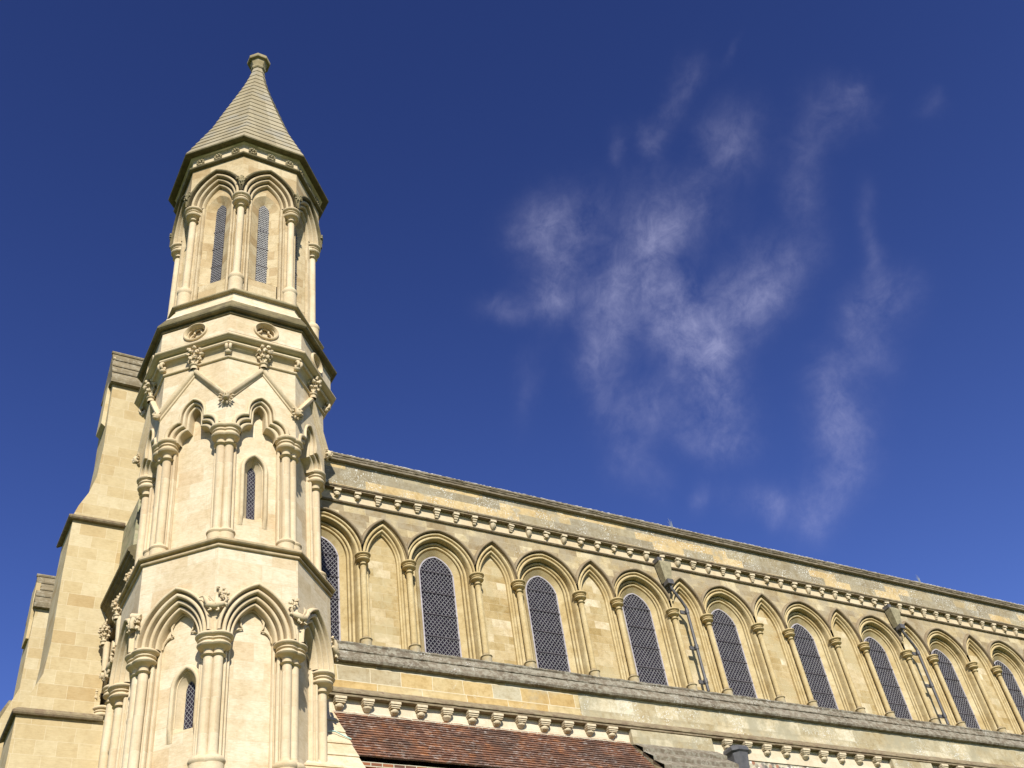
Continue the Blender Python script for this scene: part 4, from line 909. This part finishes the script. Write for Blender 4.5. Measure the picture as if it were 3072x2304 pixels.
m = MB(); m.grid([[Vector((-6.12, Y2+.2, 14.6)), Vector((-6.12, Y2+1.0, 14.6))], [Vector((-6.9, Y2+.2, 12.9)), Vector((-6.9, Y2+1.0, 12.9))]]); m.grid([[Vector((-5.9, Y2+.2, 14.6)), Vector((-6.12, Y2+.2, 14.6))], [Vector((-5.9, Y2+.2, 12.9)), Vector((-6.9, Y2+.2, 12.9))]]); bp2(m.build('sloping_slab', 'slab', smooth=0))

# ================================================================== lean-to with clay tiles
lt = thing('lean_to_building', 'brick lean-to with steep old red clay tile roof below the stone corbels', 'lean-to', (2.6, -1, 0))
def lp(o): o.parent = lt; o.matrix_parent_inverse = Matrix.Translation(-lt.location); return o
yT, zT, yE, zE = -.40, 10.90, -1.52, 9.56
L = sqrt((yT-yE)**2+(zT-zE)**2); dy, dz = (yE-yT)/L, (zE-zT)/L; nrm = Vector((0, dz, -dy)).normalized(); nrm = nrm if nrm.z > 0 else -nrm
m = MB(); nr = 17; tw = .165
for r in range(nr):
    s0 = L*r/nr; s1 = L*(r+1)/nr+.03; x = -.98 + (tw/2 if r % 2 else 0) - tw/2
    while x < 6.32:
        x0, x1 = max(-.98, x), min(6.34, x+tw-.006); x += tw
        if x1-x0 < .02: continue
        j = random.uniform(0, .008); j2 = random.uniform(-.008, .008)
        a = Vector((x0, yT+dy*s0, zT+dz*s0)); b = Vector((x0, yT+dy*(s1+j2), zT+dz*(s1+j2))); dx = Vector((x1-x0, 0, 0))
        h0 = nrm*.006; h1 = nrm*(.034+j); tilt = nrm*random.uniform(-.003, .003)
        V_ = [a+h0, a+dx+h0, b+dx+h1+tilt, b+h1, b+dx, b]
        m.add(V_, [(0, 3, 2, 1), (3, 5, 4, 2), (0, 5, 3), (1, 2, 4)])
m.grid([[Vector((-.98, yT, zT)), Vector((6.34, yT, zT))], [Vector((-.98, yE, zE)), Vector((6.34, yE, zE))]])
lp(m.build('tile_roof', 'tile', smooth=0))
m = MB(); hmould(m, [(.40, 10.86), (.46, 10.88), (.455, 10.92), (.38, 10.95)], -.98, 6.34, 0, 90, .008); lp(m.build('mortar_fillet', 'brick'))
m = MB(); m.box((2.68, -.77, 4.70), (7.2, 1.3, 9.4)); lp(m.build('brick_wall', 'brick', smooth=0))
m = MB(); m.box((2.68, -1.44, 9.43), (7.2, .06, .10)); m.box((2.68, -1.435, 9.27), (7.2, .04, .05)); lp(m.build('brick_eaves_course', 'brick', smooth=0))
# stone weathering between turret and lean-to
cw = thing('sloping_stone_abutment', 'cream stepped stone slope between the turret and the red tile roof', 'stonework', (-1.5, -1, 0))
m = MB()
for i in range(6):
    s0 = i*.48; s1 = s0+.50
    a = Vector((-2.4, yT+dy*s0, zT+dz*s0))+nrm*.05; b = Vector((-2.4, yT+dy*s1, zT+dz*s1))+nrm*.075; dx = Vector((1.44, 0, 0))
    m.add([a, a+dx, b+dx, b, b+dx-nrm*.03, b-nrm*.03, a+dx-nrm*.3, b+dx-nrm*.3], [(0, 3, 2, 1), (3, 5, 4, 2), (1, 2, 7, 6)])
o = m.build('slope_slabs', 'cream', smooth=0); o.parent = cw; o.matrix_parent_inverse = Matrix.Translation(-cw.location)
o = MB(); o.box((-1.7, -.9, 4.2), (1.4, 1.2, 8.3)); o = o.build('lower_block', 'cream', smooth=0); o.parent = cw; o.matrix_parent_inverse = Matrix.Translation(-cw.location)
m = MB(); q0 = Vector((-1.36, yT+dy*1.05, zT+dz*1.05))+nrm*.09; m.tube([q0, q0+Vector((.15, -.03, -.0)), q0+Vector((.28, -.10, -.10)), q0+Vector((.42, -.16, -.19))], .014, 6)
tag(m.build('cable', 'copper'), 'pale green cable lying on the stone slope beside the turret', 'cable')

# ================================================================== sloping stone buttresses of the aisle
def aisle_buttress(x0, x1, label):
    t = thing('aisle_buttress', label, 'buttress', ((x0+x1)/2, -.8, 0), 'sloping stone buttresses under the nave cornice')
    def q(o): o.parent = t; o.matrix_parent_inverse = Matrix.Translation(-t.location); return o
    m = MB(); m.box(((x0+x1)/2, -.39, 11.02), (x1-x0, .25, .38)); q(m.build('head_block', 'oldband', smooth=0))
    m = MB(); y, z = -.51, 10.85
    for i in range(5):
        y2, z2 = y-.30, z-.32
        m.add([(x0-.03, y-.03, z+.02), (x1+.03, y-.03, z+.02), (x1+.03, y2-.04, z2+.11), (x0-.03, y2-.04, z2+.11), (x0-.03, y2-.02, z2), (x1+.03, y2-.02, z2)], [(0, 3, 2, 1), (3, 4, 5, 2)])
        y, z = y2, z2
    q(m.build('sloping_slabs', 'grey', smooth=0))
    m = MB(); A_ = [(-.2, 10.85), (-.51, 10.85), (y, z), (y, 0), (-.2, 0)]
    for xx in (x0, x1): m.add([(xx, a, b) for a, b in A_], [(0, 1, 2, 3, 4)])
    m.grid([[Vector((x0, y, z)), Vector((x1, y, z))], [Vector((x0, y, 0)), Vector((x1, y, 0))]]); q(m.build('shaft', 'spandrel', smooth=0))
aisle_buttress(6.38, 8.78, 'grey slab-topped stone buttress between the red tile roof and the lead hopper')
aisle_buttress(14.95, 16.5, 'narrower stone buttress block under the cornice at the lower right')

# ================================================================== rainwater goods
def downpipe(x, label):
    t = thing('rainwater_pipe', label, 'drainpipe', (x, -.2, SILL), 'rainwater pipes down the nave wall')
    def q(o): o.parent = t; o.matrix_parent_inverse = Matrix.Translation(-t.location); return o
    m = MB(); rows = []
    for z, hw, y0, y1 in ((16.44, .20, -.04, -.27), (16.38, .20, -.04, -.28), (15.93, .12, -.04, -.24), (15.82, .10, -.04, -.22)):
        rows.append([Vector((x-.47-hw, y0, z)), Vector((x-.47-hw, y1, z)), Vector((x-.47+hw, y1, z)), Vector((x-.47+hw, y0, z))])
    m.grid(rows); q(m.build('hopper_head', 'hopper', smooth=0, label='ochre tapering hopper head under the corbels'))
    m = MB(); m.box((x-.62, -.14, 16.49), (.14, .24, .12)); m.box((x-.47, -.21, 15.78), (.2, .2, .14)); m.tube([(x-.47, -.21, 15.85), (x-.43, -.21, 15.62), (x-.12, -.15, 15.28), (x-.01, -.13, 15.12), (x, -.12, 14.95), (x, -.12, 12.70)], .042, 12)
    q(m.build('pipe', 'pipe'))
    for z in (15.02, 13.95, 12.98):
        m = MB(); m.lathe((x, -.12, z), [(.042, -.07), (.056, -.065), (.056, .065), (.042, .07)], 12); m.box((x-.07, -.04, z), (.20, .04, .10)); q(m.build('pipe_bracket', 'pipe'))
downpipe(9.47, 'grey rainwater pipe with ochre hopper, the nearer of the two on the nave wall')
downpipe(18.50, 'grey rainwater pipe with ochre hopper, the farther one near the right edge')
m = MB(); rows = []
for z, hw, y0, y1 in ((10.98, .25, -.30, -.80), (10.93, .28, -.30, -.84), (10.86, .28, -.30, -.84), (10.82, .24, -.30, -.80), (9.9, .17, -.3, -.65), (9.7, .1, -.3, -.5)):
    rows.append([Vector((9.42-hw, y0, z)), Vector((9.42-hw, y1+.12, z)), Vector((9.42-hw*.55, y1, z)), Vector((9.42+hw*.55, y1, z)), Vector((9.42+hw, y1+.12, z)), Vector((9.42+hw, y0, z))])
m.grid(rows); m.f.append((0, 1, 2, 3, 4, 5)); m.tube([(9.42, -.4, 9.8), (9.42, -.4, 0)], .06, 10)
tag(m.build('lead_hopper', 'leadsheet', smooth=0), 'dark grey lead rainwater box below the lower corbels at the bottom edge', 'hopper')
for x, lab in ((9.85, 'tiny dry weed growing on the grey coping above the nearer pipe'), (20.3, 'tiny dry weed growing on the grey coping above the farther pipe')):
    m = MB()
    for i in range(4): m.tube([(x+.02*i, .0, 17.85), (x+.03*i-.05, -.02, 18.0+.03*i), (x-.1+.05*i, -.02, 18.1+.04*((i*3) % 4))], [.006, .005, .002], 4)
    tag(m.build('weed', 'weed'), lab, 'plant', 'weeds on the coping')
def lean(z):
    K = [(0, .05), (11, .05), (12.8, .035), (17.5, -.028), (19.5, -.015), (25, 0), (28.5, -.03), (31, 0), (32, .035), (40, .04)]
    for (a, x), (b, y) in zip(K, K[1:]):
        if z <= b: return x+(y-x)*(z-a)/(b-a)
    return 0
bpy.context.view_layer.update()
for o in list(tur.children_recursive):
    if o.type == 'MESH':
        mw = o.matrix_world
        for v in o.data.vertices: v.co.x += lean((mw @ v.co).z)
print('objects', len(bpy.data.objects), 'verts', sum(len(m.vertices) for m in bpy.data.meshes))
